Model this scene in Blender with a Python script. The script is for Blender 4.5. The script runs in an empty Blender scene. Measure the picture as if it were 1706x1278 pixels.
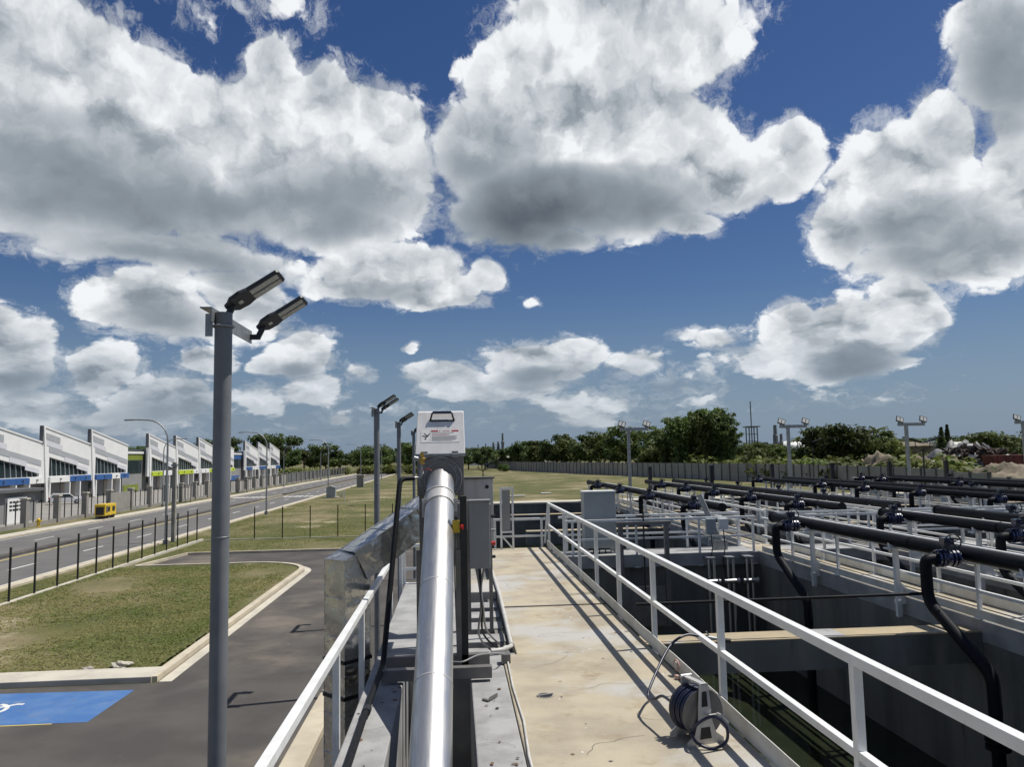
import bpy, bmesh, math, random
import numpy as np
from mathutils import Vector, Matrix, Euler
rad = math.radians
SC = bpy.context.scene
COL = SC.collection

# ------------------------------------------------------------------ camera
cam = bpy.data.objects.new('camera', bpy.data.cameras.new('camera'))
COL.objects.link(cam); SC.camera = cam
cam.data.lens = 27.01; cam.data.sensor_width = 36; cam.data.clip_start = .05; cam.data.clip_end = 6000
cam.matrix_world = Matrix(((0.99708297, 0.01288295, -0.07523016, 0), (-0.07368307, -0.09462458, -0.99278245, 0),
                           (-0.01990859, 0.99542967, -0.0933993, 2.35), (0, 0, 0, 1)))

# ------------------------------------------------------------------ sun, sky, exposure
SUN = Vector((.49, .09, 1)).normalized()
sun = bpy.data.objects.new('sun', bpy.data.lights.new('sun', 'SUN')); COL.objects.link(sun)
sun.data.energy = 4.7; sun.data.angle = rad(.53); sun.data.color = (1, .955, .88)
sun.rotation_euler = SUN.to_track_quat('Z', 'Y').to_euler(); sun.location = (0, 0, 60)
vs = SC.view_settings; vs.view_transform = 'Standard'; vs.look = 'None'; vs.exposure = 0; vs.gamma = 1
SC.cycles.use_adaptive_sampling = True; SC.cycles.adaptive_threshold = .012; SC.cycles.adaptive_min_samples = 12
SC.cycles.use_denoising = True
SC.cycles.max_bounces = 6; SC.cycles.transparent_max_bounces = 8; SC.cycles.diffuse_bounces = 3; SC.cycles.caustics_reflective = False

# cumulus in the sky: (azimuth, elevation, half width, half height in degrees, density)
CLOUD = [(-30.4,20.9,7.6,6.5,1),(-29.0,26.0,4.9,4.3,1),(-22.0,23.8,4.1,3.6,1),(-17.9,22.5,6.0,3.8,1),(-13.0,24.6,3.6,3.4,1),(-8.6,24.6,3.8,3.3,1),(-5.1,24.0,3.8,3.4,1),(-15.4,19.5,13.5,4.6,1),(-25.6,17.1,9.0,3.7,1),(-6.0,20.1,5.8,4.9,1),(-13.4,27.0,2.5,2.2,0.8),(-23.2,21.2,5.5,3.7,1),(-10.4,21.9,5.6,3.6,1),(8.3,23.2,5.5,3.6,1),(-19.7,13.9,10.3,1.6,0.8),(-8.6,17.1,6.5,2.3,0.9),(-26.6,24.5,5.2,4.1,1),(-19.6,29.7,2.8,1.7,-0.45),(-13.5,30.7,5.1,1.7,-0.5),(-10.2,29.7,1.8,1.6,-0.45),(-14.3,28.7,2.5,1.4,-0.4),(-23.8,27.2,1.5,2.1,-0.5),(5.6,26.6,4.4,4.7,1),(11.6,26.7,8.3,5.0,1),(16.7,28.9,6.7,4.0,0.9),(2.7,21.9,4.6,4.1,1),(6.8,18.9,8.7,4.0,1),(15.5,22.5,6.2,4.8,1),(12.2,18.2,7.7,3.2,1),(20.2,19.6,4.7,2.5,1),(24.9,20.0,3.2,2.4,1),(26.1,20.8,1.9,1.8,1),(17.9,16.6,2.4,1.1,0.8),(9.4,15.4,2.9,1.0,0.8),(23.1,29.7,3.4,1.6,-0.5),(22.0,21.8,1.9,1.6,-0.45),(11.8,31.2,8.8,1.8,0.9),(-4.7,13.9,6.2,2.1,1),(-1.6,12.5,4.3,1.4,0.9),(-0.7,11.7,3.2,0.8,0.7),(2.6,13.4,1.8,1.2,0.9),(-6.9,12.9,4.4,1.1,0.8),(32.0,16.0,5.4,5.0,1),(36.6,13.4,4.9,3.5,1),(34.9,19.8,2.1,2.9,1),(31.4,18.0,4.0,2.6,1),(28.1,14.6,2.4,2.8,1),(33.8,12.3,6.6,1.8,0.9),(38.5,16.3,2.8,3.2,1),(39.0,23.6,3.5,5.6,1),(37.9,25.6,2.0,2.9,0.9),(38.4,19.4,1.6,1.7,0.7),(28.1,7.7,5.7,2.8,1),(31.9,9.2,2.8,2.4,1),(24.5,9.0,2.3,1.9,1),(33.4,8.4,1.3,1.4,0.8),(18.9,8.5,3.6,1.2,-0.85),(19.2,5.8,1.3,2.0,-0.7),(27.6,5.9,5.7,1.0,0.7),(22.2,7.3,3.9,2.0,-0.8),(6.5,6.8,4.9,1.9,1),(8.7,7.4,2.9,1.6,1),(0.2,5.4,3.6,1.2,0.9),(13.6,6.3,3.3,1.6,-0.85),(4.2,5.1,5.4,1.1,0.7),(2.9,7.4,1.6,0.9,-0.6),(9.1,3.4,10.6,2.2,-0.62),(16.6,4.5,4.3,2.0,-0.58),(-2.5,3.2,5.3,1.3,-0.45),(27.5,3.6,6.8,1.2,-0.4),(-8.6,1.9,8.5,1.1,-0.42),(-21.1,10.3,4.6,2.3,1),(-15.3,11.9,3.6,2.0,0.9),(-16.5,10.0,5.9,1.5,0.7),(-28.3,7.0,2.6,2.8,1),(-29.6,8.0,2.5,2.2,1),(-23.7,6.2,2.3,2.1,0.9),(-20.4,4.3,3.5,2.0,0.85),(-17.8,7.2,2.5,1.3,0.8),(-11.0,7.6,2.9,2.6,1),(-13.2,6.9,1.6,1.3,0.8),(-10.3,4.8,2.7,1.4,0.6),(-6.5,5.9,1.4,1.0,0.5),(-27.7,3.8,3.9,1.5,0.6),(-14.0,4.1,2.0,1.3,0.4),(-2.9,7.6,0.7,0.4,0.5),(5.7,12.0,0.8,0.5,0.35),(-8.6,2.8,1.3,0.7,0.45),(-22.8,2.9,7.1,1.2,0.35)]
SHADE = [(-24.9,17.6,11.6,5.6,0.62),(-19.4,16.7,9.6,3.6,0.75),(-9.5,18.3,8.7,3.7,0.6),(-19.3,13.3,10.0,1.4,0.7),(6.3,17.2,10.0,4.1,0.95),(13.6,18.1,8.5,3.1,0.7),(2.2,20.6,6.9,4.6,0.5),(22.3,18.2,4.6,1.1,0.35),(38.6,22.3,3.2,5.1,0.62),(33.2,13.5,7.3,3.4,0.55),(29.1,6.0,4.4,1.4,0.7),(-20.7,9.6,4.5,1.6,0.6),(6.5,5.7,4.5,1.0,0.45),(-11.2,6.1,2.5,1.2,0.5),(-4.7,12.6,5.3,1.1,0.45),(-27.9,5.5,3.2,1.5,0.5),(34.2,17.9,1.4,3.3,0.25),(-15.3,11.3,4.0,1.3,0.3),(-21.0,3.3,4.4,1.2,0.3)]


def build_sky():
    w = bpy.data.worlds.new('World'); SC.world = w; w.use_nodes = True
    nt = w.node_tree; nt.nodes.clear(); L = nt.links
    def n(t, **k):
        x = nt.nodes.new(t)
        for a, v in k.items(): setattr(x, a, v)
        return x
    def put(s, v):
        if isinstance(v, bpy.types.NodeSocket): L.new(v, s)
        else: s.default_value = v
    def M(op, a, b=0., c=None, clamp=False):
        x = n('ShaderNodeMath', operation=op, use_clamp=clamp); put(x.inputs[0], a); put(x.inputs[1], b)
        if c is not None: put(x.inputs[2], c)
        return x.outputs[0]
    def V(op, a, b=None, c=None):
        x = n('ShaderNodeVectorMath', operation=op); put(x.inputs[0], a)
        if b is not None: put(x.inputs[1], b)
        if c is not None: put(x.inputs[2], c)
        return x.outputs['Value'] if op in ('LENGTH', 'DOT_PRODUCT') else x.outputs[0]
    def SS(v, a, b):
        x = n('ShaderNodeMapRange', interpolation_type='SMOOTHSTEP'); put(x.inputs[0], v); put(x.inputs[1], a); put(x.inputs[2], b)
        return x.outputs[0]
    def NO(v, scale, det, rough, d=0.):
        x = n('ShaderNodeTexNoise', noise_dimensions='2D'); put(x.inputs['Vector'], v); x.inputs['Scale'].default_value = scale
        x.inputs['Detail'].default_value = det; x.inputs['Roughness'].default_value = rough; x.inputs['Distortion'].default_value = d
        return x
    def VO(v, scale, det, rough):
        x = n('ShaderNodeTexVoronoi', feature='F1', voronoi_dimensions='2D'); put(x.inputs['Vector'], v); x.inputs['Scale'].default_value = scale
        x.inputs['Detail'].default_value = det; x.inputs['Roughness'].default_value = rough
        return x.outputs['Distance']
    D = n('ShaderNodeTexCoord').outputs['Generated']
    s = n('ShaderNodeSeparateXYZ'); L.new(D, s.inputs[0])
    az = M('MULTIPLY', M('ARCTAN2', s.outputs[0], s.outputs[1]), 180 / math.pi)
    el = M('MULTIPLY', M('ARCSINE', s.outputs[2]), 180 / math.pi)
    cb = n('ShaderNodeCombineXYZ'); L.new(az, cb.inputs[0]); L.new(el, cb.inputs[1])
    P = cb.outputs[0]
    # billows flatten low down, where the clouds are farther off
    lv = M('MULTIPLY', M('LOGARITHM', M('ADD', M('MAXIMUM', el, 0.), 14.), math.e), .68)
    cq = n('ShaderNodeCombineXYZ'); L.new(M('DIVIDE', az, 57.3), cq.inputs[0]); L.new(lv, cq.inputs[1])
    Q = cq.outputs[0]
    wob = NO(Q, 5, 3, .5)
    wv = V('MULTIPLY', V('SUBTRACT', wob.outputs['Color'], (.5, .5, .5)), (3.2, 3.2, 0))
    PW = V('ADD', P, wv)
    def blobs(vec, lst):
        f = None
        for (a, e, ra, re, wt) in lst:
            q = V('MULTIPLY_ADD', vec, (1 / ra, 1 / re, 0), (-a / ra, -e / re, 0))
            g = M('MULTIPLY_ADD', V('DOT_PRODUCT', q, q), -abs(wt), wt if wt > 0 else -wt - .36)
            f = g if f is None else M('MAXIMUM', f, g)
        return f
    sh0 = None
    for (a, e, ra, re, wt) in SHADE:
        q = V('MULTIPLY_ADD', PW, (1 / ra, 1 / re, 0), (-a / ra, -e / re, 0))
        g = M('MAXIMUM', M('MULTIPLY_ADD', V('DOT_PRODUCT', q, q), -wt, wt), 0.)
        sh0 = g if sh0 is None else M('SMOOTH_MAX', sh0, g, .15)
    cov = blobs(PW, CLOUD)
    # sparser, dimmer cumulus outside the part in view, shaped to keep fill light low
    rest = M('MULTIPLY', M('SUBTRACT', NO(Q, 2.6, 2, .5).outputs['Fac'], .58), 4.5)
    inview = M('MULTIPLY', SS(M('ABSOLUTE', M('SUBTRACT', az, 5.)), 44, 37), SS(el, 36, 30))
    cov = M('MAXIMUM', cov, M('SUBTRACT', rest, M('MULTIPLY', inview, 3.)))
    QW = V('ADD', Q, V('MULTIPLY', V('SUBTRACT', NO(Q, 22, 4, .6).outputs['Color'], (.5, .5, .5)), (.05, .05, 0)))
    def billow(v, det, fine):
        a = VO(v, 11., det, .5); b = NO(v, 20, fine, .55).outputs['Fac']
        return M('ADD', M('MULTIPLY', M('SUBTRACT', .40, a), 1.35), M('MULTIPLY', M('SUBTRACT', b, .5), 1.35))
    b0 = billow(QW, 3.5, 9)
    b1 = billow(V('ADD', QW, (.012, .024, 0)), 2., 3)
    b2 = billow(V('ADD', QW, (.03, .06, 0)), 1., 1)
    dens = M('ADD', M('ADD', cov, .22), M('MULTIPLY', b0, M('MULTIPLY_ADD', SS(cov, .1, .9), -.38, .62)))
    soft = SS(sh0, 0, .5)
    alpha = SS(dens, M('MULTIPLY_ADD', soft, -.12, -.05), M('MULTIPLY_ADD', soft, .24, .22))
    wisp = M('ADD', cov, M('MULTIPLY', M('SUBTRACT', NO(QW, 34, 8, .68).outputs['Fac'], .5), 2.6))
    alpha = M('MAXIMUM', alpha, M('MULTIPLY', SS(wisp, -.25, .6), .55))
    alpha = M('MULTIPLY', alpha, SS(el, 0, 2.5))
    sh = M('MAXIMUM', M('ADD', sh0, M('MULTIPLY', M('SUBTRACT', b2, .05), M('MULTIPLY', SS(sh0, 0, .3), -.2))), 0.)
    thick = SS(dens, .1, 1.2)
    relief = M('ADD', M('MULTIPLY', M('SUBTRACT', b0, b1), .15), M('MULTIPLY', M('SUBTRACT', b0, b2), .16))
    other = M('MULTIPLY', M('SUBTRACT', 1., inview), M('MULTIPLY_ADD', thick, .5, .1))
    base = M('SUBTRACT', .985, M('ADD', M('MULTIPLY', thick, .17), M('ADD', M('MULTIPLY', sh, .64), other)))
    lum = M('ADD', base, M('MULTIPLY', relief, M('SUBTRACT', 1.25, M('MULTIPLY', SS(sh, 0, .7), 1.0))))
    low = SS(el, 10., 1.)                                  # distant clouds fade into the air
    lum = M('SUBTRACT', lum, M('MULTIPLY', low, .2))
    lum = M('MINIMUM', M('MAXIMUM', lum, .13), .95)
    ramp = n('ShaderNodeValToRGB'); L.new(lum, ramp.inputs[0])
    cr = ramp.color_ramp; cr.elements[0].position = .1; cr.elements[0].color = (.075, .095, .12, 1)
    cr.elements[1].position = .95; cr.elements[1].color = (.90, .925, .95, 1)
    e1 = cr.elements.new(.45); e1.color = (.30, .345, .39, 1)
    veil = M('MULTIPLY', SS(el, 13., -1.), .85)             # pale damp air low over the land
    sky = n('ShaderNodeTexSky', sky_type='NISHITA', sun_disc=False, sun_elevation=math.asin(SUN.z), sun_rotation=math.atan2(SUN.x, SUN.y),
            altitude=0, air_density=1., dust_density=.4, ozone_density=4.)
    b_sky = n('ShaderNodeBackground'); hs = n('ShaderNodeHueSaturation'); hs.inputs['Saturation'].default_value = 1.22; hs.inputs['Hue'].default_value = .512; L.new(sky.outputs[0], hs.inputs['Color']); L.new(hs.outputs[0], b_sky.inputs[0]); b_sky.inputs[1].default_value = .060
    b_cl = n('ShaderNodeBackground'); L.new(ramp.outputs[0], b_cl.inputs[0]); b_cl.inputs[1].default_value = 1.
    b_ve = n('ShaderNodeBackground'); b_ve.inputs[0].default_value = (.195, .272, .395, 1)
    mv = n('ShaderNodeMixShader'); L.new(veil, mv.inputs[0]); L.new(b_sky.outputs[0], mv.inputs[1]); L.new(b_ve.outputs[0], mv.inputs[2])
    mx = n('ShaderNodeMixShader'); L.new(M('MULTIPLY', alpha, M('SUBTRACT', 1., M('MULTIPLY', low, .45))), mx.inputs[0])
    L.new(mv.outputs[0], mx.inputs[1]); L.new(b_cl.outputs[0], mx.inputs[2])
    out = n('ShaderNodeOutputWorld'); L.new(mx.outputs[0], out.inputs[0])
    w.cycles.sampling_method = 'NONE'
build_sky()

# ------------------------------------------------------------------ helpers
G = -3.65                                  # ground level; z = 0 is the deck of the walkway
random.seed(7)
MATS = {}
def mat(name, c, c2=None, rough=.6, metal=0., scale=2., detail=6., lo=.35, hi=.65, bump=0., bscale=60., c3=None, s3=.6, lo3=.55, hi3=.7, rvar=0., c4=None, s4=3., lo4=.65, hi4=.8, stretch=None, spec=.5, coat=0., local=False):
    """procedural Principled material: c..c2 by noise, c3 in larger patches, bump"""
    m = bpy.data.materials.new(name); MATS[name] = m; m.use_nodes = True
    nt = m.node_tree; L = nt.links; b = nt.nodes['Principled BSDF']
    b.inputs['Roughness'].default_value = rough; b.inputs['Metallic'].default_value = metal
    b.inputs['Specular IOR Level'].default_value = spec; b.inputs['Coat Weight'].default_value = coat
    b.inputs['Base Color'].default_value = (*c, 1)
    if local: pos = nt.nodes.new('ShaderNodeTexCoord').outputs['Object']
    else: pos = nt.nodes.new('ShaderNodeNewGeometry').outputs['Position']
    if stretch:
        mp = nt.nodes.new('ShaderNodeVectorMath'); mp.operation = 'MULTIPLY'; mp.inputs[1].default_value = stretch
        L.new(pos, mp.inputs[0]); pos = mp.outputs[0]
    def noise(sc, de, ro=.55):
        x = nt.nodes.new('ShaderNodeTexNoise'); x.inputs['Scale'].default_value = sc; x.inputs['Detail'].default_value = de
        x.inputs['Roughness'].default_value = ro; L.new(pos, x.inputs['Vector']); return x.outputs['Fac']
    def rng(v, a, z, o0=0., o1=1.):
        x = nt.nodes.new('ShaderNodeMapRange'); x.interpolation_type = 'SMOOTHSTEP'; L.new(v, x.inputs[0])
        x.inputs[1].default_value = a; x.inputs[2].default_value = z; x.inputs[3].default_value = o0; x.inputs[4].default_value = o1
        return x.outputs[0]
    def mix(f, a, z):
        x = nt.nodes.new('ShaderNodeMix'); x.data_type = 'RGBA'; L.new(f, x.inputs[0])
        for s, v in ((x.inputs[6], a), (x.inputs[7], z)):
            if isinstance(v, bpy.types.NodeSocket): L.new(v, s)
            else: s.default_value = (*v, 1)
        return x.outputs[2]
    col = None
    if c2:
        n1 = noise(scale, detail); col = mix(rng(n1, lo, hi), c, c2)
        if rvar: L.new(rng(n1, .3, .7, rough - rvar, rough + rvar), b.inputs['Roughness'])
    if c3: col = mix(rng(noise(s3, 5, .6), lo3, hi3), col if col else c, c3)
    if c4: col = mix(rng(noise(s4, 8, .7), lo4, hi4), col, c4)
    if col: L.new(col, b.inputs['Base Color'])
    if bump:
        bp = nt.nodes.new('ShaderNodeBump'); bp.inputs['Strength'].default_value = bump; bp.inputs['Distance'].default_value = .01
        L.new(noise(bscale, 6), bp.inputs['Height']); L.new(bp.outputs[0], b.inputs['Normal'])
    m['nodes'] = 1
    return m

class MB:
    """collects faces; build() links them as one mesh object"""
    def __init__(s): s.v, s.f, s.sm, s.mi = [], [], [], []
    def add(s, vs, fs, smooth=False, mi=0):
        o = len(s.v); s.v += [tuple(p) for p in vs]; s.f += [tuple(i + o for i in f) for f in fs]
        s.sm += [smooth] * len(fs); s.mi += [mi] * len(fs); return s
    def box(s, x0, x1, y0, y1, z0, z1, mi=0):
        x0, x1 = min(x0, x1), max(x0, x1); y0, y1 = min(y0, y1), max(y0, y1); z0, z1 = min(z0, z1), max(z0, z1)
        return s.add([(x0, y0, z0), (x1, y0, z0), (x1, y1, z0), (x0, y1, z0), (x0, y0, z1), (x1, y0, z1), (x1, y1, z1), (x0, y1, z1)],
                     [(3, 2, 1, 0), (4, 5, 6, 7), (0, 1, 5, 4), (1, 2, 6, 5), (2, 3, 7, 6), (3, 0, 4, 7)], False, mi)
    def obox(s, c, size, rot=(0, 0, 0), mi=0):
        R = Euler(rot).to_matrix(); c = Vector(c); h = [k / 2 for k in size]
        p = [c + R @ Vector((a * h[0], b * h[1], d * h[2])) for a, b, d in ((-1, -1, -1), (1, -1, -1), (1, 1, -1), (-1, 1, -1), (-1, -1, 1), (1, -1, 1), (1, 1, 1), (-1, 1, 1))]
        return s.add(p, [(3, 2, 1, 0), (4, 5, 6, 7), (0, 1, 5, 4), (1, 2, 6, 5), (2, 3, 7, 6), (3, 0, 4, 7)], False, mi)
    def bar(s, p, q, w, h, up=(0, 0, 1), mi=0):
        p, q = Vector(p), Vector(q); d = (q - p).normalized(); up = Vector(up)
        if abs(d.dot(up)) > .98: up = Vector((0, 1, 0))
        r = d.cross(up).normalized(); u = r.cross(d)
        a, b = r * w / 2, u * h / 2
        vs = [p - a - b, p + a - b, p + a + b, p - a + b, q - a - b, q + a - b, q + a + b, q - a + b]
        return s.add(vs, [(0, 1, 2, 3), (7, 6, 5, 4), (4, 5, 1, 0), (5, 6, 2, 1), (6, 7, 3, 2), (7, 4, 0, 3)], False, mi)
    def tube(s, pts, r, n=12, caps=True, mi=0):
        pts = [Vector(p) for p in pts]; k = len(pts); rs = r if isinstance(r, (list, tuple)) else [r] * k
        ds = [(pts[i + 1] - pts[i]).normalized() for i in range(k - 1)]
        t = ds[0]; u = t.orthogonal().normalized(); rings = []
        for i in range(k):
            tt = ds[0] if i == 0 else ds[-1] if i == k - 1 else (ds[i - 1] + ds[i]).normalized()
            q = t.rotation_difference(tt); u = (q @ u).normalized(); t = tt
            w = t.cross(u).normalized(); rings.append([pts[i] + (u * math.cos(a) + w * math.sin(a)) * rs[i] for a in [2 * math.pi * j / n for j in range(n)]])
        vs = [p for rg in rings for p in rg]
        fs = [(i * n + j, i * n + (j + 1) % n, (i + 1) * n + (j + 1) % n, (i + 1) * n + j) for i in range(k - 1) for j in range(n)]
        s.add(vs, fs, True, mi)
        if caps:
            s.add(rings[0], [tuple(range(n))[::-1]], False, mi); s.add(rings[-1], [tuple(range(n))], False, mi)
        return s
    def lathe(s, o, d, prof, n=20, mi=0, smooth=False):
        """prof: (distance along d, radius)"""
        o, d = Vector(o), Vector(d).normalized(); u = d.orthogonal().normalized(); w = d.cross(u)
        vs = []
        for t, r in prof: vs += [o + d * t + (u * math.cos(a) + w * math.sin(a)) * r for a in [2 * math.pi * j / n for j in range(n)]]
        k = len(prof)
        fs = [(i * n + j, i * n + (j + 1) % n, (i + 1) * n + (j + 1) % n, (i + 1) * n + j) for i in range(k - 1) for j in range(n)]
        s.add(vs, fs, smooth, mi); s.add(vs[:n], [tuple(range(n))[::-1]], False, mi); s.add(vs[-n:], [tuple(range(n))], False, mi)
        return s
    def torus(s, c, axis, R, r, n=28, k=8, mi=0, a0=0., a1=2 * math.pi):
        ax = Vector(axis).normalized(); u = ax.orthogonal().normalized(); w = ax.cross(u); c = Vector(c)
        full = a1 - a0 > 6.28; m = n if full else n + 1; vs = []
        for i in range(m):
            a = a0 + (a1 - a0) * i / n; e = u * math.cos(a) + w * math.sin(a)
            vs += [c + e * (R + r * math.cos(b)) + ax * r * math.sin(b) for b in [2 * math.pi * j / k for j in range(k)]]
        fs = [(i * k + j, ((i + 1) % m) * k + j, ((i + 1) % m) * k + (j + 1) % k, i * k + (j + 1) % k) for i in range(n) for j in range(k)]
        return s.add(vs, fs, True, mi)
    def prism(s, poly, ext, mi=0):
        """planar polygon of 3-D points swept by ext"""
        n = len(poly); e = Vector(ext); a = [Vector(p) for p in poly]
        nr = Vector()
        for i in range(n): nr += a[i].cross(a[(i + 1) % n])
        if nr.dot(e) < 0: a = a[::-1]
        return s.add(a + [p + e for p in a], [tuple(range(n))[::-1], tuple(range(n, 2 * n))] + [(i, (i + 1) % n, n + (i + 1) % n, n + i) for i in range(n)], False, mi)
    def mesh(s, name, off=(0, 0, 0)):
        me = bpy.data.meshes.new(name); o = off
        me.from_pydata([(p[0] - o[0], p[1] - o[1], p[2] - o[2]) for p in s.v], [], s.f)
        me.polygons.foreach_set('use_smooth', s.sm); me.polygons.foreach_set('material_index', s.mi); me.update(); return me
    def build(s, name, m, parent=None, bevel=0., seg=2):
        off = parent.location if parent is not None and parent.type == 'EMPTY' else parent['off'] if parent is not None and 'off' in parent else (0, 0, 0)
        me = s.mesh(name, off)
        for q in (m if isinstance(m, (list, tuple)) else [m]): me.materials.append(MATS[q] if isinstance(q, str) else q)
        o = bpy.data.objects.new(name, me); COL.objects.link(o)
        if parent is not None: o.parent = parent; o['off'] = [float(k) for k in off]
        if bevel:
            b = o.modifiers.new('bevel', 'BEVEL'); b.width = bevel; b.segments = seg; b.limit_method = 'ANGLE'
        return o

def tag(o, label, cat=None, group=None, kind=None):
    if label: o['label'] = label
    if cat: o['category'] = cat
    if group: o['group'] = group
    if kind: o['kind'] = kind
    return o
def thing(name, label, cat, loc=(0, 0, 0), group=None):
    o = bpy.data.objects.new(name, None); COL.objects.link(o); o.location = loc; o.empty_display_size = .2
    return tag(o, label, cat, group)
def copy_tree(o, parent=None):
    kids = [c for c in o.children]
    c = o.copy(); COL.objects.link(c); c.parent = parent
    for k in kids: copy_tree(k, c)
    return c
def dup(root, loc, rz=0., label=None, sc=None):
    r = copy_tree(root); r.location = loc; r.rotation_euler = (0, 0, rz)
    if label: r['label'] = label
    if sc: r.scale = sc if isinstance(sc, tuple) else (sc, sc, sc)
    return r
def struct(name, mb, m, bevel=0.):
    return tag(mb.build(name, m, None, bevel), None, kind='structure')
def arc(c, u, w, r, a0, a1, n=7):
    c, u, w = Vector(c), Vector(u), Vector(w)
    return [c + u * r * math.cos(a) + w * r * math.sin(a) for a in [a0 + (a1 - a0) * i / (n - 1) for i in range(n)]]
def fillet(pts, r, n=5):
    """polyline with rounded corners"""
    pts = [Vector(p) for p in pts]; out = [pts[0]]
    for i in range(1, len(pts) - 1):
        a = (pts[i - 1] - pts[i]); b = (pts[i + 1] - pts[i]); k = min(r, a.length * .45, b.length * .45)
        p0, p1 = pts[i] + a.normalized() * k, pts[i] + b.normalized() * k
        for j in range(n):
            t = j / (n - 1); out.append(p0 * (1 - t) ** 2 + pts[i] * 2 * t * (1 - t) + p1 * t * t)
    return out + [pts[-1]]

def smooth_path(pts, n=6):
    out = []; P = [pts[0]] + list(pts) + [pts[-1]]
    for i in range(1, len(P) - 2):
        p0, p1, p2, p3 = [Vector(k) for k in P[i - 1:i + 3]]
        for j in range(n):
            u = j / n; out.append(.5 * ((2 * p1) + (-p0 + p2) * u + (2 * p0 - 5 * p1 + 4 * p2 - p3) * u * u + (-p0 + 3 * p1 - 3 * p2 + p3) * u ** 3))
    return out + [Vector(pts[-1])]

# ------------------------------------------------------------------ materials
mat('faded_red', (.48, .25, .22), (.55, .42, .38), .6, scale=30, detail=4)
mat('deck', (.45, .395, .29), (.335, .295, .222), .85, scale=1.3, detail=9, bump=.35, bscale=90, c3=(.44, .43, .40), s3=.55, lo3=.49, hi3=.62, c4=(.26, .19, .11), s4=1.7, lo4=.52, hi4=.75)
mat('concrete', (.33, .31, .27), (.24, .235, .215), .85, scale=1.6, detail=8, bump=.3, bscale=50, c3=(.17, .17, .16), s3=.8, lo3=.62, hi3=.8)
mat('concrete_grey', (.37, .37, .365), (.27, .27, .265), .75, scale=2.5, detail=9, bump=.3, bscale=60, c3=(.22, .215, .205), s3=2.2, lo3=.58, hi3=.78, c4=(.10, .09, .08), s4=5., lo4=.68, hi4=.8)
mat('tank_wall', (.175, .177, .16), (.10, .103, .092), .8, scale=1.1, detail=8, bump=.25, bscale=40, c3=(.24, .225, .19), s3=1.6, lo3=.54, hi3=.76, c4=(.035, .037, .033), s4=2.4, lo4=.56, hi4=.78, stretch=(1, 1, .16))  # dark concrete; its colour also carries part of the walls' shade
mat('beam', (.42, .34, .215), (.34, .29, .20), .85, scale=1.4, detail=8, bump=.3, bscale=60, c3=(.38, .37, .35), s3=1.1, lo3=.55, hi3=.65)
mat('pale_concrete', (.56, .52, .43), (.46, .43, .36), .85, scale=1.2, detail=7, bump=.2, bscale=60, c3=(.34, .31, .25), s3=1.5, lo3=.62, hi3=.8)
mat('white_paint', (.78, .79, .78), (.69, .70, .68), .42, scale=4, detail=7, bump=.06, bscale=90, c3=(.58, .57, .52), s3=5, lo3=.6, hi3=.82, c4=(.30, .20, .12), s4=16, lo4=.69, hi4=.78)
mat('toe_paint', (.66, .66, .62), (.54, .53, .47), .5, scale=3, detail=7, bump=.08, bscale=60)
mat('pole_grey', (.21, .22, .23), (.18, .19, .20), .5, metal=.1, scale=3, detail=6, c3=(.16, .16, .16), s3=9, lo3=.76, hi3=.8)
mat('galv', (.36, .375, .385), (.27, .285, .29), .45, metal=.6, scale=7, detail=5, rvar=.1)
mat('lamp_black', (.018, .022, .028), (.03, .034, .04), .45, scale=8, detail=4)
mat('led', (.62, .63, .60), (.50, .50, .47), .3, scale=60, detail=2)
mat('stainless', (.66, .66, .65), (.54, .54, .53), .43, metal=.92, scale=5, detail=8, rvar=.07, stretch=(9, .7, .7), bump=.03, bscale=24)
mat('brushed', (.58, .575, .56), (.50, .495, .48), .45, metal=.35, scale=7, detail=7, rvar=.06, stretch=(1.2, 1.2, .25))
mat('lid_steel', (.80, .79, .765), (.72, .71, .69), .42, metal=.15, scale=6, detail=7, stretch=(1.2, 1.2, .3), c3=(.62, .61, .60), s3=4, lo3=.6, hi3=.8)
mat('brushed_dull', (.22, .21, .20), (.17, .165, .155), .5, metal=.4, scale=5, detail=7)
mat('panel_grey', (.28, .285, .28), (.25, .255, .25), .45, scale=3, detail=5)
mat('cabinet_grey', (.33, .36, .375), (.30, .33, .345), .5, scale=2.5, detail=5)
mat('black', (.012, .013, .014), (.022, .023, .024), .5, scale=6, detail=5)
mat('rubber', (.006, .007, .008), (.010, .011, .013), .55, spec=.25, scale=9, detail=5, bump=.05, bscale=90)
mat('hdpe', (.005, .006, .009), (.010, .012, .015), .58, scale=1.3, detail=6, rvar=.08, c3=(.035, .035, .036), s3=.3, lo3=.62, hi3=.85, spec=.16)
mat('valve_blue', (.010, .018, .055), (.016, .024, .07), .22, scale=9, detail=4, coat=.4)
mat('hose_blue', (.010, .014, .038), (.014, .019, .048), .35, scale=20, detail=3)
mat('yellow', (.72, .50, .03), (.62, .42, .03), .45, scale=8, detail=5)
mat('red', (.48, .03, .02), (.40, .03, .02), .4, scale=8, detail=4)
mat('brass', (.55, .36, .10), (.45, .28, .07), .35, metal=.9, scale=30, detail=4)
mat('pvc', (.58, .57, .54), (.48, .47, .43), .5, scale=4, detail=6)
mat('sticker', (.80, .80, .78), (.74, .74, .72), .4, scale=20, detail=3)
mat('stain', (.20, .12, .065), (.13, .085, .05), .85, scale=30, detail=5)
mat('ink', (.03, .03, .03), (.05, .05, .05), .6, scale=20)
mat('ink_grey', (.36, .36, .36), (.30, .30, .30), .6, scale=90)
mat('ink_red', (.46, .04, .05), (.40, .04, .05), .5, scale=20)
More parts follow.
